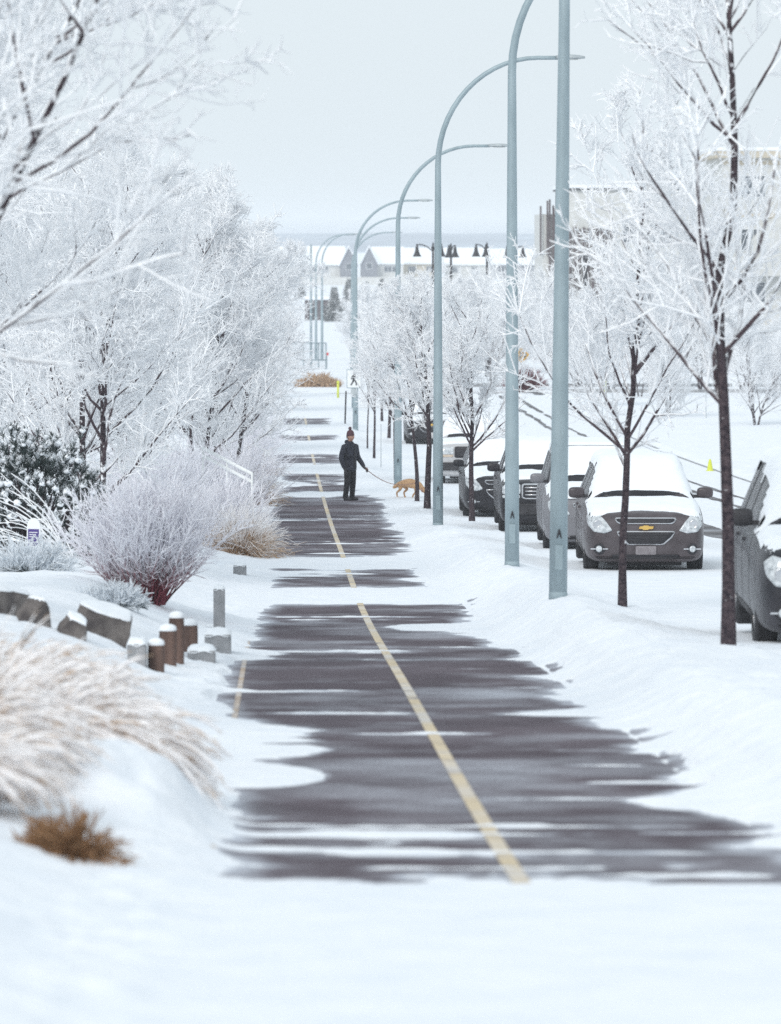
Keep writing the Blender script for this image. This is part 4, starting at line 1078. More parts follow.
    def sidewin(ya0, ya1, yb0, yb1):
        for mode in ('left', 'right'):
            patch(cb, [(ya0, zz0 - .02), (ya1, zz0 - .02), (yb1, zz1 + .03), (yb0, zz1 + .03)], mode, 0.006, 0.012, 32, 3).build('side_window', M['glass'], root, smooth=True)
    doors = P_.get('doors', [(ws0 + .38, ws0 + 1.28, ws1 + .12, ws0 + 1.28), (ws0 + 1.31, ws0 + 2.16, ws0 + 1.31, ws0 + 2.10), (ws0 + 2.19, L - .42, ws0 + 2.13, L - .66)])
    for d in doors: sidewin(*d)
    # door seams and handles
    for mode, sg in (('left', -1), ('right', 1)):
        for dy in P_.get('seams', [ws0 + .25, ws0 + 1.3, ws0 + 2.2]):
            patch(bd, rectp(dy, dy + .012, zb + .15, belt - .03, .003), mode, 0.002, 0.006, 30, 2).build('door_seam', M['black'], root)
        for dy in P_.get('handles', [ws0 + 1.05, ws0 + 1.95]):
            patch(bd, rectp(dy, dy + .18, belt - .17, belt - .13, .015), mode, 0.03, 0.035, 16, 2).build('door_handle', bodym, root, smooth=True)
        patch(bd, rectp(fw + wr + .12, rw - wr - .12, zb + .05, zb + .16, .02), mode, 0.01, 0.02, 40, 2).build('sill_trim', M['plastic'], root, smooth=True)
    # wheels
    for yy in (fw, rw):
        for sg in (-1, 1):
            wl = MB(); cx = sg * (hw - .02)
            wl.lathe([(wr * .6, -.0 * sg), (wr * .93, 0.0), (wr, -.03 * sg), (wr, -.19 * sg), (wr * .93, -.22 * sg), (0.0, -.22 * sg)], 32, c=(cx, yy, wr), axis='x')
            ty = wl.build('wheel', M['tyre'], root, smooth=False)
            rm = MB(); rm.lathe([(wr * .62, -.012 * sg), (wr * .60, -.03 * sg), (wr * .55, -.07 * sg), (0.0, -.075 * sg)], 28, c=(cx, yy, wr), axis='x')
            for k in range(5):
                a0 = 2 * PI * k / 5 + .3
                ca, sa = math.cos(a0), math.sin(a0); V_ = []
                for r_, w_ in ((0.04, .045), (wr * .6, .03)):
                    for s_ in (-1, 1):
                        for xo in (-.015, -.05): V_.append((cx + xo * sg, yy + r_ * ca - s_ * w_ * sa, wr + r_ * sa + s_ * w_ * ca))
                rm.add(V_, [(0, 2, 6, 4), (1, 5, 7, 3), (0, 4, 5, 1), (2, 3, 7, 6), (4, 6, 7, 5)])
            rm.build('rim', M['rim'], ty)
    # plain dark box added under the body to block light between the wheels
    MB().box(-hw + .36, hw - .36, .35, L - .3, zb - .05, zb + .16, bev=.02).build('underbody_light_block', M['plastic'], root)
    # mirrors
    my, mz = ws0 + .38, belt + .10
    for sg in (-1, 1):
        bm = bmesh.new(); bmesh.ops.create_icosphere(bm, subdivisions=3, radius=1)
        msx, msz = P_.get('mir', (.125, .085))
        for v in bm.verts:
            c = v.co; q = [math.copysign(abs(k) ** .6, k) for k in c]
            v.co = Vector((sg * (hw - .01 + msx * .6) + q[0] * msx, my + q[1] * .07, mz + q[2] * msz))
        mr = MB().bm(bm).build('mirror', P_.get('mirm', bodym), root, smooth=True); bm.free()
        MB().box(min(sg * (hw - .12), sg * (hw + .1)), max(sg * (hw - .12), sg * (hw + .1)), my - .02, my + .04, mz - .08, mz - .03, bev=.01).build('bracket', M['plastic'], mr)
        MB().box(min(sg * (hw - .01), sg * (hw + .14)), max(sg * (hw - .01), sg * (hw + .14)), my + .068, my + .073, mz - .06, mz + .06, bev=.002).build('mirror_glass', M['glass'], mr)
    # roof rails
    for sg in (-1, 1) if P_.get('rails') else ():
        xr = sg * hwt * .90
        MB().tube([(xr, ws1 + .25, H - .04), (xr, ws1 + .34, H + .035), (xr, ws1 + .6, H + .04), (xr, r1 - .4, H + .04), (xr, r1 - .15, H - .03)] if not pick else [(xr, ws1 + .2, H - .05), (xr, ws1 + .4, H - .02)], .022, 8).build('roof_rail', M['plastic'], root, smooth=True)
    P_['front'](root, bd, P_)
    # snow lying on bonnet, windscreen and roof
    allv = Body([v.co[:] for v in body.data.vertices] + V, [list(p.vertices) for p in body.data.polygons] + [[i + len(body.data.vertices) for i in f] for f in Fc])
    g = 0.035; xs_ = np.arange(-hw * .97, hw * .971, g); ys_ = np.arange(0.02, L - .06, g)
    Xg, Yg = np.meshgrid(xs_, ys_); ny, nx = Xg.shape
    Zg = np.zeros_like(Xg); NZ = np.zeros_like(Xg)
    for j in range(ny):
        for i in range(nx):
            h_ = allv.bvh.ray_cast(Vector((Xg[j, i], Yg[j, i], 4)), Vector((0, 0, -1)))
            if h_[0]: Zg[j, i] = h_[0].z; NZ[j, i] = abs(h_[1].z)
    ok = (NZ > .45) | ((NZ > .28) & (Zg > belt + (H - belt) * (.62 + .25 * fbm(Yg * 3, Xg * 0 + loc[1], 99, 3))))
    e = np.ones_like(Zg) * 1.0
    cover = P_.get('cover', lambda x, y: np.ones_like(x))(Xg, Yg)
    cover = cover + 0.35 * fbm(Xg * 4 + loc[1], Yg * 4, 91, 4)
    edge = np.minimum(1, (hw * .95 - np.abs(Xg)) / .12)
    cow = np.clip(np.abs(Yg - (ws0 + .16)) / .05 - .9 + .3 * fbm(Xg * 2, Yg * 0, 97, 3), -1, 1) if P_.get('cowl', True) else 1
    thick = P_.get('snow', .045) * np.clip(np.minimum(np.minimum(cover * 1.6, edge * 1.2), cow), -.5, 1) * (1 + .3 * fbm(Xg * 5, Yg * 5, 95, 3))
    # melt where steep
    Zs = Zg + thick + 0.0
    ok2 = ok.copy(); idx = np.arange(nx * ny).reshape(ny, nx)
    Fs = []
    for j in range(ny - 1):
        for i in range(nx - 1):
            zz = Zg[j:j + 2, i:i + 2]
            if ok2[j:j + 2, i:i + 2].all() and zz.max() - zz.min() < .12 and thick[j:j + 2, i:i + 2].max() > 0: Fs.append((idx[j, i], idx[j, i + 1], idx[j + 1, i + 1], idx[j + 1, i]))
    if Fs:
        Vn = np.stack([Xg.ravel(), Yg.ravel(), Zs.ravel()], 1); used = np.unique(np.array(Fs)); mp = -np.ones(len(Vn), int); mp[used] = np.arange(len(used))
        make_mesh('snow_cover', Vn[used], mp[np.array(Fs)], M['snowcap'], root, smooth=True)
    return root

def front_suv(root, bd, P_):
    hw = P_['W'] / 2
    hl = P_.get('headlight', [(.50, .66), (.62, .62), (.78, .64), (.865, .74), (.88, .86), (.80, .93), (.70, .90), (.60, .80)])
    for pl in (hl, mirror(hl)):
        o = patch(bd, pl, 'front', 0.012, 0.03).build('headlight', M['headlamp'], root, smooth=True)
        sg = 1 if pl is hl else -1
        cx = sg * .72; cz = .75
        MB().lathe([(0.0, -.004), (.05, -.004), (.062, -.012), (.07, 0.0)], 18, c=(cx, bd.front(cx, cz) - .016, cz), axis='y').build('reflector', M['chrome'], o, smooth=True)
        patch(bd, [(sg * .80, .80), (sg * .86, .80), (sg * .87, .87), (sg * .82, .88)], 'front', .016, .01, 16, 2).build('indicator', M['headlamp'], o, smooth=True)
    patch(bd, [(-.40, .76), (.40, .76), (.46, .80), (.47, .855), (-.47, .855), (-.46, .80)], 'front', .014, .02).build('grille_surround', M['chrome'], root, smooth=True)
    patch(bd, [(-.38, .775), (.38, .775), (.44, .805), (.45, .84), (-.45, .84), (-.44, .805)], 'front', .020, .02).build('upper_grille', M['black'], root, smooth=True)
    patch(bd, [(-.27, .445), (.27, .445), (.40, .56), (.45, .655), (-.45, .655), (-.40, .56)], 'front', .013, .02).build('grille_surround', M['chrome'], root, smooth=True)
    gr = patch(bd, [(-.25, .46), (.25, .46), (.38, .57), (.43, .64), (-.43, .64), (-.38, .57)], 'front', .019, .02).build('lower_grille', M['black'], root, smooth=True)
    mb = MB()
    for z in (.50, .545, .59): mb.V += []; q = patch(bd, rectp(-.34 + (z < .53) * .06, .34 - (z < .53) * .06, z, z + .012, .004), 'front', .026, .006, 40, 2); mb.add(q.V, q.F)
    mb.build('bar', M['plastic'], gr, smooth=True)
    patch(bd, [(-.105, .685), (-.045, .685), (-.045, .672), (.03, .672), (.045, .685), (.105, .685), (.12, .725), (.045, .725), (.045, .738), (-.03, .738), (-.045, .725), (-.09, .725)], 'front', .026, .03, 40, 3).build('badge', M['gold'], root)
    patch(bd, rectp(-.155, .155, .30, .43, .012), 'front', .03, .03).build('number_plate', M['plate'] if P_.get('plate') is None else P_['plate'], root)
    patch(bd, [(-.48, .245), (.48, .245), (.52, .30), (-.52, .30)], 'front', .014, .02).build('air_intake', M['black'], root, smooth=True)
    for sg in (-1, 1):
        cx, cz = sg * .70, .385; yy = bd.front(cx, cz)
        o = patch(bd, [(cx + .085 * math.cos(a), cz + .085 * math.sin(a)) for a in np.linspace(0, 2 * PI, 20)[:-1]], 'front', .012, .02).build('fog_light', M['black'], root, smooth=True)
        MB().lathe([(0.0, -.01), (.035, -.012), (.05, 0.0), (.052, .02)], 18, c=(cx, yy - .012, cz), axis='y').build('lens', M['headlamp'], o, smooth=True)
        for s2 in (-1, 1): MB().box(min(cx + s2 * .055, cx + s2 * .13), max(cx + s2 * .055, cx + s2 * .13), yy - .022, yy - .012, cz - .009, cz + .009).build('trim_bar', M['chrome'], o)
    patch(bd, [(-.72, .235), (.72, .235), (.76, .262), (-.76, .262)], 'front', .02, .03, 60, 2).build('bumper_lip', M['plastic'], root, smooth=True)
def front_pickup(root, bd, P_):
    z0 = P_['hood0']; hw = P_['W'] / 2
    for sg in (-1, 1):
        pl = rectp(.52, hw * .93, z0 - .26, z0 - .06, .03); pl = pl if sg > 0 else mirror(pl)
        o = patch(bd, pl, 'front', .012, .03).build('headlight', M['headlamp'], root, smooth=True)
        pl = rectp(.53, hw * .93, z0 - .335, z0 - .275, .02); pl = pl if sg > 0 else mirror(pl)
        patch(bd, pl, 'front', .012, .03).build('indicator', M['amberpale'] if P_.get('amber') else M['headlamp'], root, smooth=True)
    patch(bd, rectp(-.50, .50, z0 - .36, z0 - .05, .03), 'front', .014, .02).build('grille_surround', P_.get('gm', M['chrome']), root, smooth=True)
    gr = patch(bd, rectp(-.47, .47, z0 - .33, z0 - .08, .02), 'front', .020, .02).build('grille', M['black'], root, smooth=True)
    mb = MB()
    for z in (z0 - .28, z0 - .21, z0 - .14): q = patch(bd, rectp(-.45, .45, z, z + .02, .006), 'front', .027, .008, 40, 2); mb.add(q.V, q.F)
    mb.build('bar', P_.get('gm', M['chrome']), gr, smooth=True)
    pb = patch(bd, rectp(-hw * .93, hw * .93, .40, .62, .05), 'front', .05, .07, 60, 4).build('bumper', P_.get('bump', M['plastic']), root, smooth=True)
    patch(bd, rectp(-.15, .15, .44, .56, .01), 'front', .06, .01, 24, 2).build('number_plate', P_.get('plate', M['signwhite']), pb)
    patch(bd, rectp(-.4, .4, .34, .39, .01), 'front', .02, .02, 40, 2).build('air_intake', M['black'], root)

M['plate'] = rough_mat('dirty_plate', (0.17, 0.15, 0.16), (0.27, 0.25, 0.26), 14, .6)
M['amberpale'] = rough_mat('pale_lens', (0.5, 0.40, 0.30), (0.62, 0.52, 0.42), 14, .3)
CG = 'snow covered cars parked along the kerb'
mauve = paint('car_taupe', (0.050, 0.040, 0.044), (0.15, 0.13, 0.14), 0.6)
def hoodcov(x, y): return np.where(y < 1.1, np.clip((y - 0.30 + 0.35 * x * x) * 3.0, -1, 1.2), 1.2)
suv = dict(L=4.77, W=1.84, H=1.68, paint=mauve, hood0=.92, hood1=1.06, belt=1.06, ws0=1.12, ws1=1.92, fw=.95, rw=.97, wr=.345, zb=.17, front=front_suv, cover=hoodcov, group=CG, hwt=.66, snow=.05)
def place(px_l, s, half, yb=None):
    Y = F / s; X = (px_l - VX) / s + half; return X, Y
def road_z(x, y): return float(base_z(x, y)) + 0.022
X1, Y1 = 5.54, 75.3
make_car('parked_car', 'brown grey car with gold badge, facing us under snow behind the slim verge tree', (X1, Y1, road_z(X1, Y1 + 2)), math.radians(-1.2), suv)
# silver car behind it, mostly its left flank and roof in view
silver = paint('car_silver', (0.20, 0.20, 0.215), (0.15, 0.14, 0.15), 0.5)
sv2 = dict(suv, paint=silver, L=4.6, W=1.90, H=1.80, hood0=.98, hood1=1.14, belt=1.12, ws0=1.0, ws1=1.75, wr=.34, hwt=.72, snow=.035, cover=lambda x, y: np.where(np.abs(y - 1.78) < .06, -.7, 1.2))
X2, Y2 = 5.50, 85.5
make_car('parked_car', 'silver car half hidden behind the brown grey car, next to the nearest lamp post', (X2, Y2, road_z(X2, Y2 + 2)), math.radians(-0.9), sv2)
darkc = paint('car_black', (0.010, 0.010, 0.014), (0.07, 0.065, 0.075), 0.3)
pk1 = dict(L=5.4, W=1.88, H=1.74, paint=darkc, hood0=1.06, hood1=1.14, belt=1.15, ws0=1.35, ws1=2.0, g1=3.9, r1=3.6, fw=.95, rw=1.2, wr=.38, front=front_pickup, boxy=1.0, tilt=.05, kind='pickup', group=CG, hwt=.70, snow=.06, gm=M['chrome'],
    doors=[(1.9, 2.7, 2.25, 2.7), (2.8, 3.6, 2.8, 3.5)], seams=[1.65, 2.75, 3.7], handles=[2.5, 3.4], plate=paint('plate_blue', (0.05, 0.06, 0.22)), cover=lambda x, y: np.where(y < .28, -.5, 1.2))
X3, Y3 = 5.25, 97.5
make_car('parked_pickup', 'black pickup with a chrome barred grille behind the second lamp post', (X3, Y3, road_z(X3, Y3 + 2)), math.radians(-1.0), pk1)
sv4 = dict(suv, paint=darkc, L=4.7, W=1.86, H=1.70, snow=.05, mir=(.12, .08))
X4, Y4 = 4.95, 108.5
make_car('parked_car', 'dark car behind the black pickup, only its flank showing beside the verge tree', (X4, Y4, road_z(X4, Y4 + 2)), math.radians(-0.5), sv4)
white = paint('car_white', (0.55, 0.55, 0.56), (0.35, 0.34, 0.34), 0.4)
pk2 = dict(pk1, paint=white, W=1.95, H=1.78, hood0=1.10, hood1=1.18, belt=1.18, gm=M['plastic'], amber=True, bump=M['plastic'], plate=M['plastic'])
X5, Y5 = 5.30, 136.0
make_car('parked_pickup', 'white pickup with a black bumper, right of the third lamp post', (X5, Y5, road_z(X5, Y5 + 2)), math.radians(-0.6), pk2)
sv6 = dict(suv, paint=darkc, L=4.5, W=1.8, H=1.55, hood0=.85, hood1=.98, belt=.98)
X6, Y6 = 5.4, 176.0
make_car('parked_car', 'farthest parked dark car, a small dark patch behind the dog lamp post', (X6, Y6, road_z(X6, Y6 + 2)), 0, sv6)
grey = paint('car_grey', (0.012, 0.012, 0.017), (0.11, 0.105, 0.12), 0.5)
sv7 = dict(suv, paint=grey, L=4.7, W=1.90, H=1.76, hood0=1.0, hood1=1.12, belt=1.12, mirm=M['plastic'], mir=(.11, .09), cover=lambda x, y: np.where(y < .5, -.1, 1.2), snow=.05)
X7, Y7 = 5.52, 47.6
make_car('parked_car', 'nearest car, dark grey, cut off by the right edge of the picture', (X7, Y7, road_z(X7, Y7 + 2)), math.radians(-1.6), sv7)

# ------------------------------------------------------------------ buildings
M['siding'] = rough_mat('pale_siding', (0.55, 0.55, 0.53), (0.66, 0.66, 0.64), 1.5, 0.85)
M['sidingb'] = rough_mat('beige_siding', (0.50, 0.44, 0.34), (0.58, 0.52, 0.42), 1.5, 0.85)
M['sidingg'] = rough_mat('grey_siding', (0.16, 0.17, 0.20), (0.24, 0.25, 0.28), 1.5, 0.85)
M['brown'] = rough_mat('brown_cladding', (0.06, 0.045, 0.05), (0.14, 0.11, 0.115), 1.5, 0.85)
M['trim'] = rough_mat('white_trim', (0.70, 0.72, 0.73), (0.8, 0.82, 0.83), 3, 0.7)
M['pane'] = rough_mat('window_pane', (0.05, 0.065, 0.08), (0.12, 0.14, 0.17), 1.0, 0.1, spec=0.7)
def window(root, x0, x1, z0, z1, y, mull=1):
    t = .07; f = MB()
    f.box(x0, x1, y - .06, y + .02, z0, z0 + t); f.box(x0, x1, y - .06, y + .02, z1 - t, z1); f.box(x0, x0 + t, y - .06, y + .02, z0 + t, z1 - t); f.box(x1 - t, x1, y - .06, y + .02, z0 + t, z1 - t)
    for k in range(mull): xm = x0 + (x1 - x0) * (k + 1) / (mull + 1); f.box(xm - .03, xm + .03, y - .055, y + .02, z0 + t, z1 - t)
    fo = f.build('window', M['trim'], root)
    MB().box(x0 + t, x1 - t, y - .02, y - .005, z0 + t, z1 - t).build('pane', M['pane'], fo)
# apartment block on the right
Y = 330.0; bx = XatY(722, Y); root = thing('apartment_block', 'pale four storey apartment block with beige bands and balconies at the right edge', 'building', (bx, Y, gz(bx, Y) - .2))
zg = root.location.z; Wd = 24.0; zt = ZatY(158, Y) - zg
MB().box(0, Wd, 0, 14, -1, zt).build('wall', M['siding'], root)
rf = MB(); rf.box(-.5, Wd + .5, -.6, 14.5, zt, zt + .45, 0, .03); rf.build('roof', M['sidingb'], root)
MB().box(-.52, Wd + .52, -.62, 14.52, zt + .452, zt + .70, 0, .08).build('roof_snow', M['snowcap'], root)
st_h = zt / 4
for fl in range(4):
    z0 = fl * st_h
    MB().box(-.02, Wd, -.05, -.002, z0 + st_h - .45, z0 + st_h - .15).build('storey_band', M['sidingb'], root)
    for k in range(5):
        xx = 1.2 + k * 4.6
        window(root, xx, xx + 1.7, z0 + .9, z0 + 2.4, 0, 1)
    for k in range(2):
        xx = 3.6 + k * 9.2
        b = MB(); b.box(xx, xx + 3.0, -1.5, -.06, z0 - .08, z0 + .08); bo = b.build('balcony', M['trim'], root)
        r = MB(); r.box(xx, xx + 3.0, -1.5, -1.44, z0 + 1.0, z0 + 1.06)
        for j in range(16): r.box(xx + j * .195, xx + j * .195 + .035, -1.49, -1.45, z0 + .08, z0 + 1.0)
        r.build('railing', M['trim'], bo)
bay = MB(); zz0, zz1 = ZatY(276, Y) - zg, ZatY(225, Y) - zg; xb0 = XatY(750, Y) - bx
bay.prism([(xb0, zz0), (xb0 + 6, zz0), (xb0 + 6, zz1 + 1.9), (xb0 + 2.9, zz1 + 1.9), (xb0, zz1 - 1.0)], -1.6, -.06)
bay.build('bay', M['siding'], root)
# slatted building
Y = 372.0; bx = XatY(540, Y); root = thing('slatted_building', 'grey building with tall dark vertical slats behind the nearest lamp post', 'building', (bx, Y, gz(bx, Y) - .2))
zg = root.location.z; Wd = XatY(716, Y) - bx; zt = ZatY(190, Y) - zg; zl = ZatY(206, Y) - zg; xs1 = XatY(566, Y) - bx
MB().box(xs1, Wd, 0, 14, -1, zt).build('wall', M['siding'], root)
MB().box(0.2, xs1 - .01, .5, 12, -1, zl - .6).build('wing_wall', M['siding'], root)
MB().box(xs1 - .2, Wd + .2, -.25, 14.2, zt, zt + .12).build('roof_edge', M['plastic'], root)
MB().box(xs1 - .2, Wd + .2, -.22, 14.2, zt + .121, zt + .38, 0, .06).build('roof_snow', M['snowcap'], root)
def slats(x0, x1, z0, z1, y, step=.28, w=.14, name='slat_screen'):
    m = MB(); x = x0
    while x < x1: m.box(x, x + w, y - .12, y, z0, z1 - (0.4 * math.sin(x * 9))); x += step
    m.build(name, M['brown'], root)
slats(0, 1.6, ZatY(255, Y) - zg, zl, .3, .5, .13); slats(XatY(549, Y) - bx, xs1 - .1, ZatY(300, Y) - zg, zl + .4, .35, .26, .14)
slats(xs1 + .2, XatY(612, Y) - bx, ZatY(345, Y) - zg, ZatY(228, Y) - zg, -.05, .34, .2)
for k in range(3):
    x0 = XatY(622 + 30 * k, Y) - bx
    for fl in range(3): z0 = 2.0 + fl * 3.4; window(root, x0, x0 + 1.5, z0, z0 + 1.5, 0, 1)
MB().box(XatY(583, Y) - bx, XatY(586, Y) - bx, -.5, -.2, -.5, ZatY(250, Y) - zg).build('downpipe', M['black'], root)

# far houses: gable roofs heavy with snow
def house(label, px0, px1, y_eave, y_ridge, y_base, Y, wallm, gable=None, gm=None, win=()):
    k = Y / F; x0, x1 = XatY(px0, Y), XatY(px1, Y); xc = (x0 + x1) / 2
    zb = min(gz(xc, Y), ZatY(y_base, Y)); root = thing('house', label, 'house', (xc, Y, zb), 0, 'far houses with snowy roofs')
    w = (x1 - x0) / 2; ze = ZatY(y_eave, Y) - zb; zr = ZatY(y_ridge, Y) - zb; D = 9.0
    MB().add([(-w, 0, -1), (w, 0, -1), (w, D, -1), (-w, D, -1), (-w, 0, ze), (w, 0, ze), (w, D, ze), (-w, D, ze), (-w, D / 2, zr - .25), (w, D / 2, zr - .25)],
             [(0, 1, 5, 4), (2, 3, 7, 6), (1, 2, 6, 9, 5), (3, 0, 4, 8, 7), (4, 5, 9, 8), (6, 7, 8, 9)]).build('wall', wallm, root)
    o = .5; t = .3
    MB().add([(-w - o, -o, ze - .25), (w + o, -o, ze - .25), (w + o, D / 2, zr), (-w - o, D / 2, zr), (-w - o, D + o, ze - .25), (w + o, D + o, ze - .25),
              (-w - o, -o, ze - .25 + t), (w + o, -o, ze - .25 + t), (w + o, D / 2, zr + t), (-w - o, D / 2, zr + t), (-w - o, D + o, ze - .25 + t), (w + o, D + o, ze - .25 + t)],
             [(0, 1, 2, 3), (3, 2, 5, 4), (6, 9, 8, 7), (9, 10, 11, 8), (0, 6, 7, 1), (4, 5, 11, 10), (0, 3, 9, 6), (3, 4, 10, 9), (1, 7, 8, 2), (2, 8, 11, 5)]).build('roof', M['snowcap'], root)
    if gable:
        for (a, b, zp) in gable:
            ga, gb = XatY(a, Y) - xc, XatY(b, Y) - xc; gm_ = (ga + gb) / 2; zpk = ZatY(zp, Y) - zb
            g = MB(); g.prism([(ga, -1), (gb, -1), (gb, ze), (gm_, zpk), (ga, ze)], -2.6, D / 2).build('gable_wing', gm, root)
            for sg, e in ((-1, ga), (1, gb)):
                dx = e - gm_; ext = 1.16
                MB().prism([(gm_, zpk + .02), (gm_ + dx * ext, zpk - (zpk - ze) * ext), (gm_ + dx * ext, zpk - (zpk - ze) * ext + .32), (gm_, zpk + .38)], -3.0, D / 2).build('gable_roof', M['snowcap'], root)
            window(root, gm_ - .6, gm_ + .6, ze * .6, ze * .6 + 1.3, -2.6, 0)
    for (a, z0, z1) in win:
        xx = XatY(a, Y) - xc; window(root, xx - .8, xx + .8, ze * z0, ze * z1, 0, 1)
    return root
house('low snowy roofed house at the left of the row, its end by the frosted branches', 262, 292, 264, 248, 277, 1015, M['sidingg'], win=[(275, .3, .75), (286, .3, .75)])
house('long snowy roofed house with a dark grey gable, left of the lamp post', 294, 343, 264, 247.5, 277, 1000, M['siding'], [(340, 357, 247.2)], M['sidingg'], win=[(302, .4, .8), (325, .4, .8), (312, .4, .8)])
house('snowy roofed house with a grey gable at its left end, right of the lamp post', 374, 402, 263, 248, 277, 1000, M['siding'], [(361, 377, 247.2)], M['sidingg'], win=[(388, .4, .8), (396, .4, .8)])
house('snowy roofed house behind the fourth lamp post and the left bell lamp', 404, 440, 263, 249, 277, 1010, M['sidingb'], win=[(412, .4, .8), (430, .4, .8)])
house('snowy roofed house behind the right bell lamps', 446, 486, 264, 249, 277, 1020, M['siding'], win=[(455, .4, .8), (475, .4, .8)])
house('snowy roofed house between the second and first lamp posts far behind', 492, 540, 264, 250, 277, 1030, M['sidingg'], win=[(505, .4, .8), (530, .4, .8)])
# more roofs off to the left behind the branches
house('snowy roofed house hidden behind the left trees', 200, 256, 264, 249, 277, 1040, M['siding'], win=[(215, .4, .8)])
# dark shed
Y = 700.0; x0, x1 = XatY(305, Y), XatY(335, Y); xc = (x0 + x1) / 2
root = thing('shed', 'dark brown low shed with snow on its flat roof behind the far lamp posts', 'shed', (xc, Y, gz(xc, Y) - .3))
zt = ZatY(300, Y) - root.location.z; w = (x1 - x0) / 2
MB().box(-w, w, 0, 6, -.5, zt).build('wall', M['brown'], root)
MB().box(-w - .3, w + .3, -.4, 6.3, zt, zt + .5, 0, .12).build('roof', M['snowcap'], root)
MB().box(-w + .5, -w + 1.6, -.06, -.002, 0, zt * .8).build('door', M['plastic'], root)
MB().box(.2, w - .5, -.06, -.002, .2, zt * .75).build('panel_door', M['plastic'], root)
# long white garden fence on the slope below the houses
Y = 930; x0, x1 = XatY(288, Y), XatY(470, Y)
root = thing('garden_fence', 'long pale fence on the slope below the far houses', 'fence', (0, 0, 0))
f = MB(); n = 46
for i in range(n):
    xa = x0 + (x1 - x0) * i / n; xb = x0 + (x1 - x0) * (i + 1) / n; z = gz((xa + xb) / 2, Y)
    f.box(xa, xb - .06, Y, Y + .06, z - .3, z + 1.5)
f.build('board_panel', M['siding'], root)
# ------------------------------------------------------------------ the walker and the dog
def skin(name, nodes, edges, mat, parent=None, sub=2, root=0, attr=False):
    me = bpy.data.meshes.new(name); me.from_pydata([n[0] for n in nodes], edges, [])
    o = link(name, me, parent)
    o.modifiers.new('k', 'SKIN').use_smooth_shade = True
    sk = me.skin_vertices[0].data
    for i, n in enumerate(nodes):
        r = n[1]; sk[i].radius = (r, r) if not hasattr(r, '__len__') else r
        sk[i].use_root = (i == root)
    s = o.modifiers.new('s', 'SUBSURF'); s.levels = sub; s.render_levels = sub
    bpy.context.view_layer.update(); bake(o)
    o.data.materials.clear(); o.data.materials.append(mat)
    for p in o.data.polygons: p.use_smooth = True
    return o
M['skin'] = rough_mat('skin', (0.42, 0.24, 0.18), (0.50, 0.30, 0.23), 9, 0.6)
M['jacket'] = rough_mat('navy_parka', (0.012, 0.014, 0.024), (0.030, 0.032, 0.048), 8, 0.8, 0.5, 18)
M['trousers'] = rough_mat('black_trousers', (0.008, 0.008, 0.011), (0.02, 0.02, 0.024), 8, 0.85)
M['toque'] = rough_mat('knit_toque', (0.07, 0.03, 0.04), (0.14, 0.07, 0.08), 30, 0.95)
M['fur'] = rough_mat('golden_fur', (0.40, 0.23, 0.12), (0.60, 0.39, 0.22), 14, 0.95, 0.6, 50)
M['leather'] = rough_mat('leash', (0.30, 0.17, 0.13), (0.38, 0.23, 0.18), 14, 0.7)
px_, py_ = XatY(350, 120.0), 120.0
root = thing('person', 'person in a dark parka and bobble hat standing on the path, holding a leash', 'person', (px_, py_, gz(px_, py_) - 0.005), math.radians(48))
lh = (0.19, -0.30, 0.80)
body = [((0, 0, .88), .095), ((0, 0, 1.02), .125), ((0, -.01, 1.18), .14), ((0, 0, 1.32), .12), ((0, 0, 1.40), .055), ((0, -.01, 1.45), .052), ((0, -.015, 1.50), .07),
    ((.085, 0, .79), .072), ((.10, -.01, .47), .05), ((.10, .02, .10), .032), ((.105, -.10, .045), .025),
    ((-.085, 0, .79), .072), ((-.12, -.02, .47), .05), ((-.13, .03, .10), .032), ((-.14, -.08, .045), .025),
    ((.19, 0, 1.30), .055), ((.245, 0.0, 1.05), .043), ((.215, -.20, .88), .034), (lh, .026),
    ((-.19, 0, 1.30), .055), ((-.25, .05, 1.05), .043), ((-.25, -.03, .84), .034), ((-.245, -.07, .74), .026)]
be = [(0, 1), (1, 2), (2, 3), (3, 4), (4, 5), (5, 6), (0, 7), (7, 8), (8, 9), (9, 10), (0, 11), (11, 12), (12, 13), (13, 14), (3, 15), (15, 16), (16, 17), (17, 18), (3, 19), (19, 20), (20, 21), (21, 22)]
bo = skin('body', body, be, M['skin'], root)
# head with its features, joined into the body mesh
bm = bmesh.new(); bm.from_mesh(bo.data)
hb = bmesh.new(); bmesh.ops.create_uvsphere(hb, u_segments=32, v_segments=24, radius=1)
for v in hb.verts:
    x, y, z = v.co
    w = .076 * (1 - .22 * max(0, -z)); q = Vector((x * w, y * .095 * (1 - .08 * max(0, -z)), z * .118))
    fr = max(0, -y)
    q.y -= .030 * math.exp(-((x / .16) ** 2)) * math.exp(-((z + .12) / .20) ** 2) * fr          # nose
    q.y += .010 * fr * (math.exp(-(((abs(x) - .38) / .17) ** 2)) * math.exp(-((z - .08) / .13) ** 2))   # sockets
    q.y -= .008 * fr * math.exp(-((x / .3) ** 2)) * (math.exp(-((z + .48) / .09) ** 2) - math.exp(-((z + .56) / .05) ** 2))   # lips
    q.y -= .010 * fr * math.exp(-((x / .3) ** 2)) * math.exp(-((z + .85) / .16) ** 2)           # chin
    v.co = q + Vector((0, -.02, 1.545))
tmp = bpy.data.meshes.new('t'); hb.to_mesh(tmp); bm.from_mesh(tmp)
for sg in (-1, 1):
    e = bmesh.new(); bmesh.ops.create_icosphere(e, subdivisions=2, radius=1)
    for v in e.verts: v.co = Vector((v.co.x * .010 + sg * .077, v.co.y * .018 - .005, v.co.z * .030 + 1.535))
    e.to_mesh(tmp); bm.from_mesh(tmp); e.free()
bm.to_mesh(bo.data); bm.free(); hb.free()
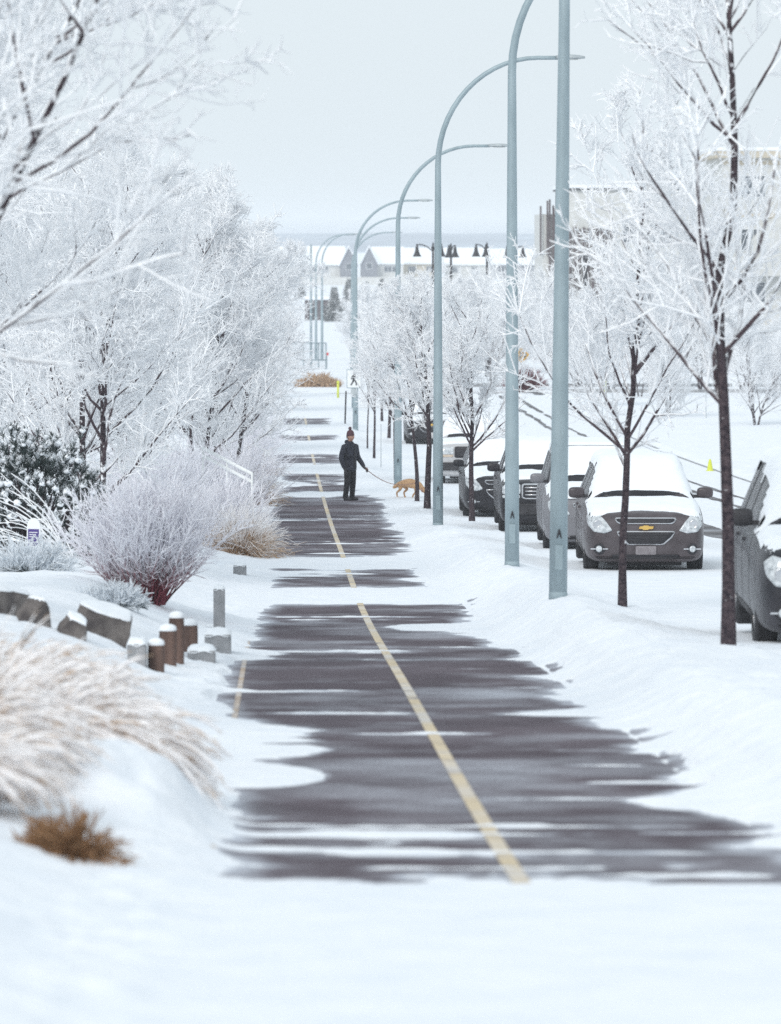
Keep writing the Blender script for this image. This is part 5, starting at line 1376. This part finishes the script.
for p in bo.data.polygons: p.use_smooth = True
for sg in (-1, 1): MB().lathe([(0, -.006), (.007, -.005), (.011, 0), (.008, .006)], 12, c=(sg * .029, -.100, 1.556), axis='y').build('eye', M['black'], root, smooth=True)
# parka: torso, skirt and sleeves
jk = [((0, .005, .70), (.185, .15)), ((0, .003, .78), (.195, .155)), ((0, 0, .92), (.195, .15)), ((0, 0, 1.06), (.185, .145)), ((0, -.005, 1.20), (.195, .15)), ((0, 0, 1.33), (.17, .13)), ((0, .005, 1.40), (.095, .09)), ((0, .01, 1.45), (.085, .08)),
      ((.20, 0, 1.31), .085), ((.265, 0.0, 1.06), .072), ((.228, -.19, .895), .058), ((.197, -.275, .818), .046),
      ((-.20, 0, 1.31), .085), ((-.27, .05, 1.06), .072), ((-.265, -.02, .86), .058), ((-.252, -.062, .772), .046)]
je = [(0, 1), (1, 2), (2, 3), (3, 4), (4, 5), (5, 6), (6, 7), (5, 8), (8, 9), (9, 10), (10, 11), (5, 12), (12, 13), (13, 14), (14, 15)]
jo = skin('parka', jk, je, M['jacket'], root, root=4)
skin('hood', [((-.085, -.01, 1.41), .04), ((-.06, .06, 1.42), .055), ((0, .085, 1.425), .062), ((.06, .06, 1.42), .055), ((.085, -.01, 1.41), .04)], [(0, 1), (1, 2), (2, 3), (3, 4)], M['jacket'], jo, root=2)
mbz = MB(); mbz.box(-.008, .008, -.163, -.150, .80, 1.34, bev=.003).build('zip', M['plastic'], jo)
tr = [((0, 0, .86), .085), ((.085, 0, .78), .105), ((.10, -.01, .48), .078), ((.10, .02, .13), .066), ((.10, .02, .055), .066),
      ((-.085, 0, .78), .105), ((-.12, -.02, .48), .078), ((-.13, .03, .13), .066), ((-.13, .03, .055), .066)]
skin('trousers', tr, [(0, 1), (1, 2), (2, 3), (3, 4), (0, 5), (5, 6), (6, 7), (7, 8)], M['trousers'], root)
for nodes in ([((.10, .025, .20), .062), ((.10, .03, .055), .066), ((.105, -.07, .052), .060), ((.107, -.17, .042), .050)], [((-.13, .035, .20), .062), ((-.13, .04, .055), .066), ((-.14, -.06, .052), .060), ((-.145, -.16, .042), .050)]):
    skin('boot', nodes, [(0, 1), (1, 2), (2, 3)], M['black'], root)
def glove(c, d, sg):
    c = Vector(c); d = Vector(d).normalized(); s = d.cross(Vector((0, 0, 1))).normalized(); up = s.cross(d)
    nodes = [(tuple(c - d * .065), .036), (tuple(c + d * .03), .030), (tuple(c + d * .065), .026)]; ed = [(0, 1), (1, 2)]
    for k, L in enumerate((.060, .070, .066, .052)):
        o_ = s * ((k - 1.5) * .019); b = len(nodes)
        p0 = c + d * .075 + o_; p1 = p0 + d * L * .5 - up * .008; p2 = p1 + d * L * .2 - up * L * .45; p3 = p2 - d * L * .25 - up * L * .2
        nodes += [(tuple(p0), .0095), (tuple(p1), .009), (tuple(p2), .0085), (tuple(p3), .008)]; ed += [(2, b), (b, b + 1), (b + 1, b + 2), (b + 2, b + 3)]
    b = len(nodes); t0 = c + d * .02 + s * sg * .03; t1 = t0 + d * .03 + s * sg * .012 - up * .015; t2 = t1 + d * .025 - up * .02 - s * sg * .012
    nodes += [(tuple(t0), .012), (tuple(t1), .010), (tuple(t2), .009)]; ed += [(1, b), (b, b + 1), (b + 1, b + 2)]
    skin('glove', nodes, ed, M['black'], root)
glove((.19, -.30, .80), (-.05, -1, -.55), -1)
glove((-.245, -.07, .745), (0, -.35, -1), 1)
hat = MB().lathe([(.088, 1.565), (.094, 1.575), (.094, 1.61), (.089, 1.615), (.085, 1.65), (.062, 1.69), (.025, 1.712), (0, 1.715)], 24)
hat.V = [(x * .93, y * 1.08 - .012, z) for x, y, z in hat.V]
ho = hat.build('bobble_hat', M['toque'], root, smooth=True)
bm = bmesh.new(); bmesh.ops.create_icosphere(bm, subdivisions=3, radius=.04)
for v in bm.verts: v.co = v.co * random.uniform(.82, 1.15) + Vector((0, .0, 1.745))
MB().bm(bm).build('bobble', M['toque'], ho, smooth=True); bm.free()
hr = MB().lathe([(.080, 1.50), (.086, 1.53), (.086, 1.58)], 24); hr.V = [(x * .96, max(y, -.015) * 1.1 - .0, z) for x, y, z in hr.V]
hr.build('hair', M['plastic'], root, smooth=True)
bpy.context.view_layer.update()
hand_w = root.matrix_world @ Vector((.18, -.38, .755))

# dog, nose to the snow
dx, dy = XatY(409.5, 121.5), 121.5
dog = thing('dog', 'golden furred dog sniffing the snow behind a thin tree trunk, head low to the right', 'dog', (dx, dy, gz(dx, dy) - 0.01), math.radians(-38))
dn = [((-.24, 0, .42), .135), ((-.08, 0, .42), .13), ((.10, 0, .41), .15), ((.24, 0, .40), .15), ((.35, 0, .37), .10), ((.44, 0, .30), .08), ((.52, 0, .24), .072), ((.59, 0, .18), .045), ((.65, 0, .13), .032),
      ((-.33, 0, .43), .05), ((-.44, 0, .36), .055), ((-.54, 0, .30), .06), ((-.62, 0, .27), .03),
      ((-.24, .08, .33), .075), ((-.15, .09, .24), .045), ((-.28, .09, .15), .026), ((-.25, .09, .035), .024), ((-.20, .09, .02), .024),
      ((-.30, -.08, .33), .075), ((-.26, -.09, .24), .045), ((-.40, -.09, .15), .026), ((-.38, -.09, .035), .024), ((-.33, -.09, .02), .024),
      ((.24, .08, .30), .055), ((.21, .08, .18), .032), ((.25, .08, .035), .024), ((.29, .08, .02), .024),
      ((.28, -.08, .30), .055), ((.29, -.08, .18), .032), ((.20, -.08, .10), .026), ((.17, -.08, .035), .024)]
de = [(0, 1), (1, 2), (2, 3), (3, 4), (4, 5), (5, 6), (6, 7), (7, 8), (0, 9), (9, 10), (10, 11), (11, 12), (0, 13), (13, 14), (14, 15), (15, 16), (16, 17), (0, 18), (18, 19), (19, 20), (20, 21), (21, 22), (3, 23), (23, 24), (24, 25), (25, 26), (3, 27), (27, 28), (28, 29), (29, 30)]
do = skin('body', dn, de, M['fur'], dog)
for sg in (-1, 1):
    skin('ear', [((.49, sg * .055, .29), .025), ((.51, sg * .085, .24), .028), ((.54, sg * .085, .18), .016)], [(0, 1), (1, 2)], M['leather'], dog)
    MB().lathe([(0, -.004), (.009, 0), (0, .004)], 8, c=(.575, sg * .042, .225), axis='y').build('eye', M['black'], dog)
skin('nose', [((.675, 0, .125), .014), ((.685, 0, .122), .012)], [(0, 1)], M['black'], dog, 1)
MB().lathe([(.094, -.014), (.098, 0), (.094, .014)], 20, c=(.38, 0, .345), axis='x').build('collar', M['signred'], dog, smooth=True)
dog.scale = (.82, .88, .88)
bpy.context.view_layer.update()
cw = dog.matrix_world @ Vector((.37, -.02, .44))
pts = [hand_w.lerp(cw, t) + Vector((0, 0, -.22 * math.sin(PI * t) * (1 - .3 * t))) for t in np.linspace(0, 1, 14)]
ls = MB(); ls.tube(pts, .009, 6); ls.tube([hand_w + Vector((.0, 0, .06)), hand_w + Vector((-.03, -.02, .0)), hand_w + Vector((0, 0, -.06)), hand_w + Vector((.03, .02, 0)), hand_w + Vector((.0, 0, .06))], .008, 6)
tag(ls.build('leash', M['leather'], None, smooth=True), 'thin brown leash sagging from the hand to the golden dog', 'leash')

# ------------------------------------------------------------------ air, light, camera
HAZE = True
if HAZE:
    mb = MB(); mb.box(-3060, 3060, -460, 8700, -3, 27)
    hz = mb.build('haze', [bpy.data.materials.new('haze_air')]); tag(hz, 'cold pale haze in the air', kind='stuff')
    m = hz.data.materials[0]; m.use_nodes = True; nt = m.node_tree
    for n in list(nt.nodes):
        if n.type != 'OUTPUT_MATERIAL': nt.nodes.remove(n)
    out = [n for n in nt.nodes if n.type == 'OUTPUT_MATERIAL'][0]
    pv = nt.nodes.new('ShaderNodeVolumePrincipled'); pv.inputs['Color'].default_value = (0.93, 0.96, 1.0, 1); pv.inputs['Density'].default_value = 0.00032
    pv.inputs['Anisotropy'].default_value = 0.0
    nt.links.new(pv.outputs['Volume'], out.inputs['Volume'])

w = bpy.data.worlds.new('World'); scene.world = w; w.use_nodes = True
nt = w.node_tree; bg = nt.nodes['Background']
sky = nt.nodes.new('ShaderNodeTexSky'); sky.sky_type = 'NISHITA'; sky.sun_disc = False
EL, AZ = math.radians(36), math.radians(208)
sky.sun_elevation = EL; sky.sun_rotation = AZ; sky.air_density = 1.0; sky.dust_density = 4.0; sky.ozone_density = 1.0
mx = nt.nodes.new('ShaderNodeMix'); mx.data_type = 'RGBA'; mx.inputs['Factor'].default_value = 0.90
cl = nt.nodes.new('ShaderNodeTexNoise'); cl.inputs['Scale'].default_value = 1.3; cl.inputs['Detail'].default_value = 4
tc = nt.nodes.new('ShaderNodeTexCoord'); nt.links.new(tc.outputs['Generated'], cl.inputs['Vector'])
cr = nt.nodes.new('ShaderNodeValToRGB'); cr.color_ramp.elements[0].position = .3; cr.color_ramp.elements[0].color = (0.757, 0.855, 0.91, 1); cr.color_ramp.elements[1].position = .7; cr.color_ramp.elements[1].color = (0.80, 0.88, 0.93, 1)
nt.links.new(cl.outputs['Fac'], cr.inputs['Fac'])
mul = nt.nodes.new('ShaderNodeVectorMath'); mul.operation = 'SCALE'; mul.inputs['Scale'].default_value = 10.0
nt.links.new(cr.outputs['Color'], mul.inputs[0])
nt.links.new(sky.outputs['Color'], mx.inputs['A']); nt.links.new(mul.outputs['Vector'], mx.inputs['B'])
nt.links.new(mx.outputs['Result'], bg.inputs['Color']); bg.inputs['Strength'].default_value = 0.10

sl = bpy.data.lights.new('sun', 'SUN'); sl.energy = 1.45; sl.angle = math.radians(25); sl.color = (1.0, 0.97, 0.94)
so = bpy.data.objects.new('sun', sl); col.objects.link(so)
# sun direction (from): Nishita rotation measured clockwise from +Y
dv = Vector((math.sin(AZ) * math.cos(EL), math.cos(AZ) * math.cos(EL), math.sin(EL)))
so.rotation_euler = dv.to_track_quat('Z', 'Y').to_euler()

cd = bpy.data.cameras.new('camera'); cam = bpy.data.objects.new('camera', cd); col.objects.link(cam); scene.camera = cam
cam.location = (0, 0, ZC); cam.rotation_euler = (PI / 2, 0, 0)
cd.sensor_fit = 'HORIZONTAL'; cd.sensor_width = 24.0; cd.lens = F / 781 * 24.0
cd.shift_x = (390.5 - VX) / 781; cd.shift_y = -(512 - VY) / 781
cd.clip_start = 1.0; cd.clip_end = 20000
cd.dof.use_dof = True; cd.dof.focus_distance = 88; cd.dof.aperture_fstop = 3.3

scene.view_settings.view_transform = 'Standard'; scene.view_settings.look = 'None'; scene.view_settings.gamma = 1; scene.view_settings.exposure = 0.07
scene.view_settings.use_curve_mapping = False
c = scene.cycles
c.use_denoising = False; c.max_bounces = 12; c.diffuse_bounces = 10; c.glossy_bounces = 2; c.transmission_bounces = 2; c.volume_bounces = 2; c.transparent_max_bounces = 4
c.sample_clamp_indirect = 5; c.use_adaptive_sampling = False; c.caustics_reflective = False; c.caustics_refractive = False
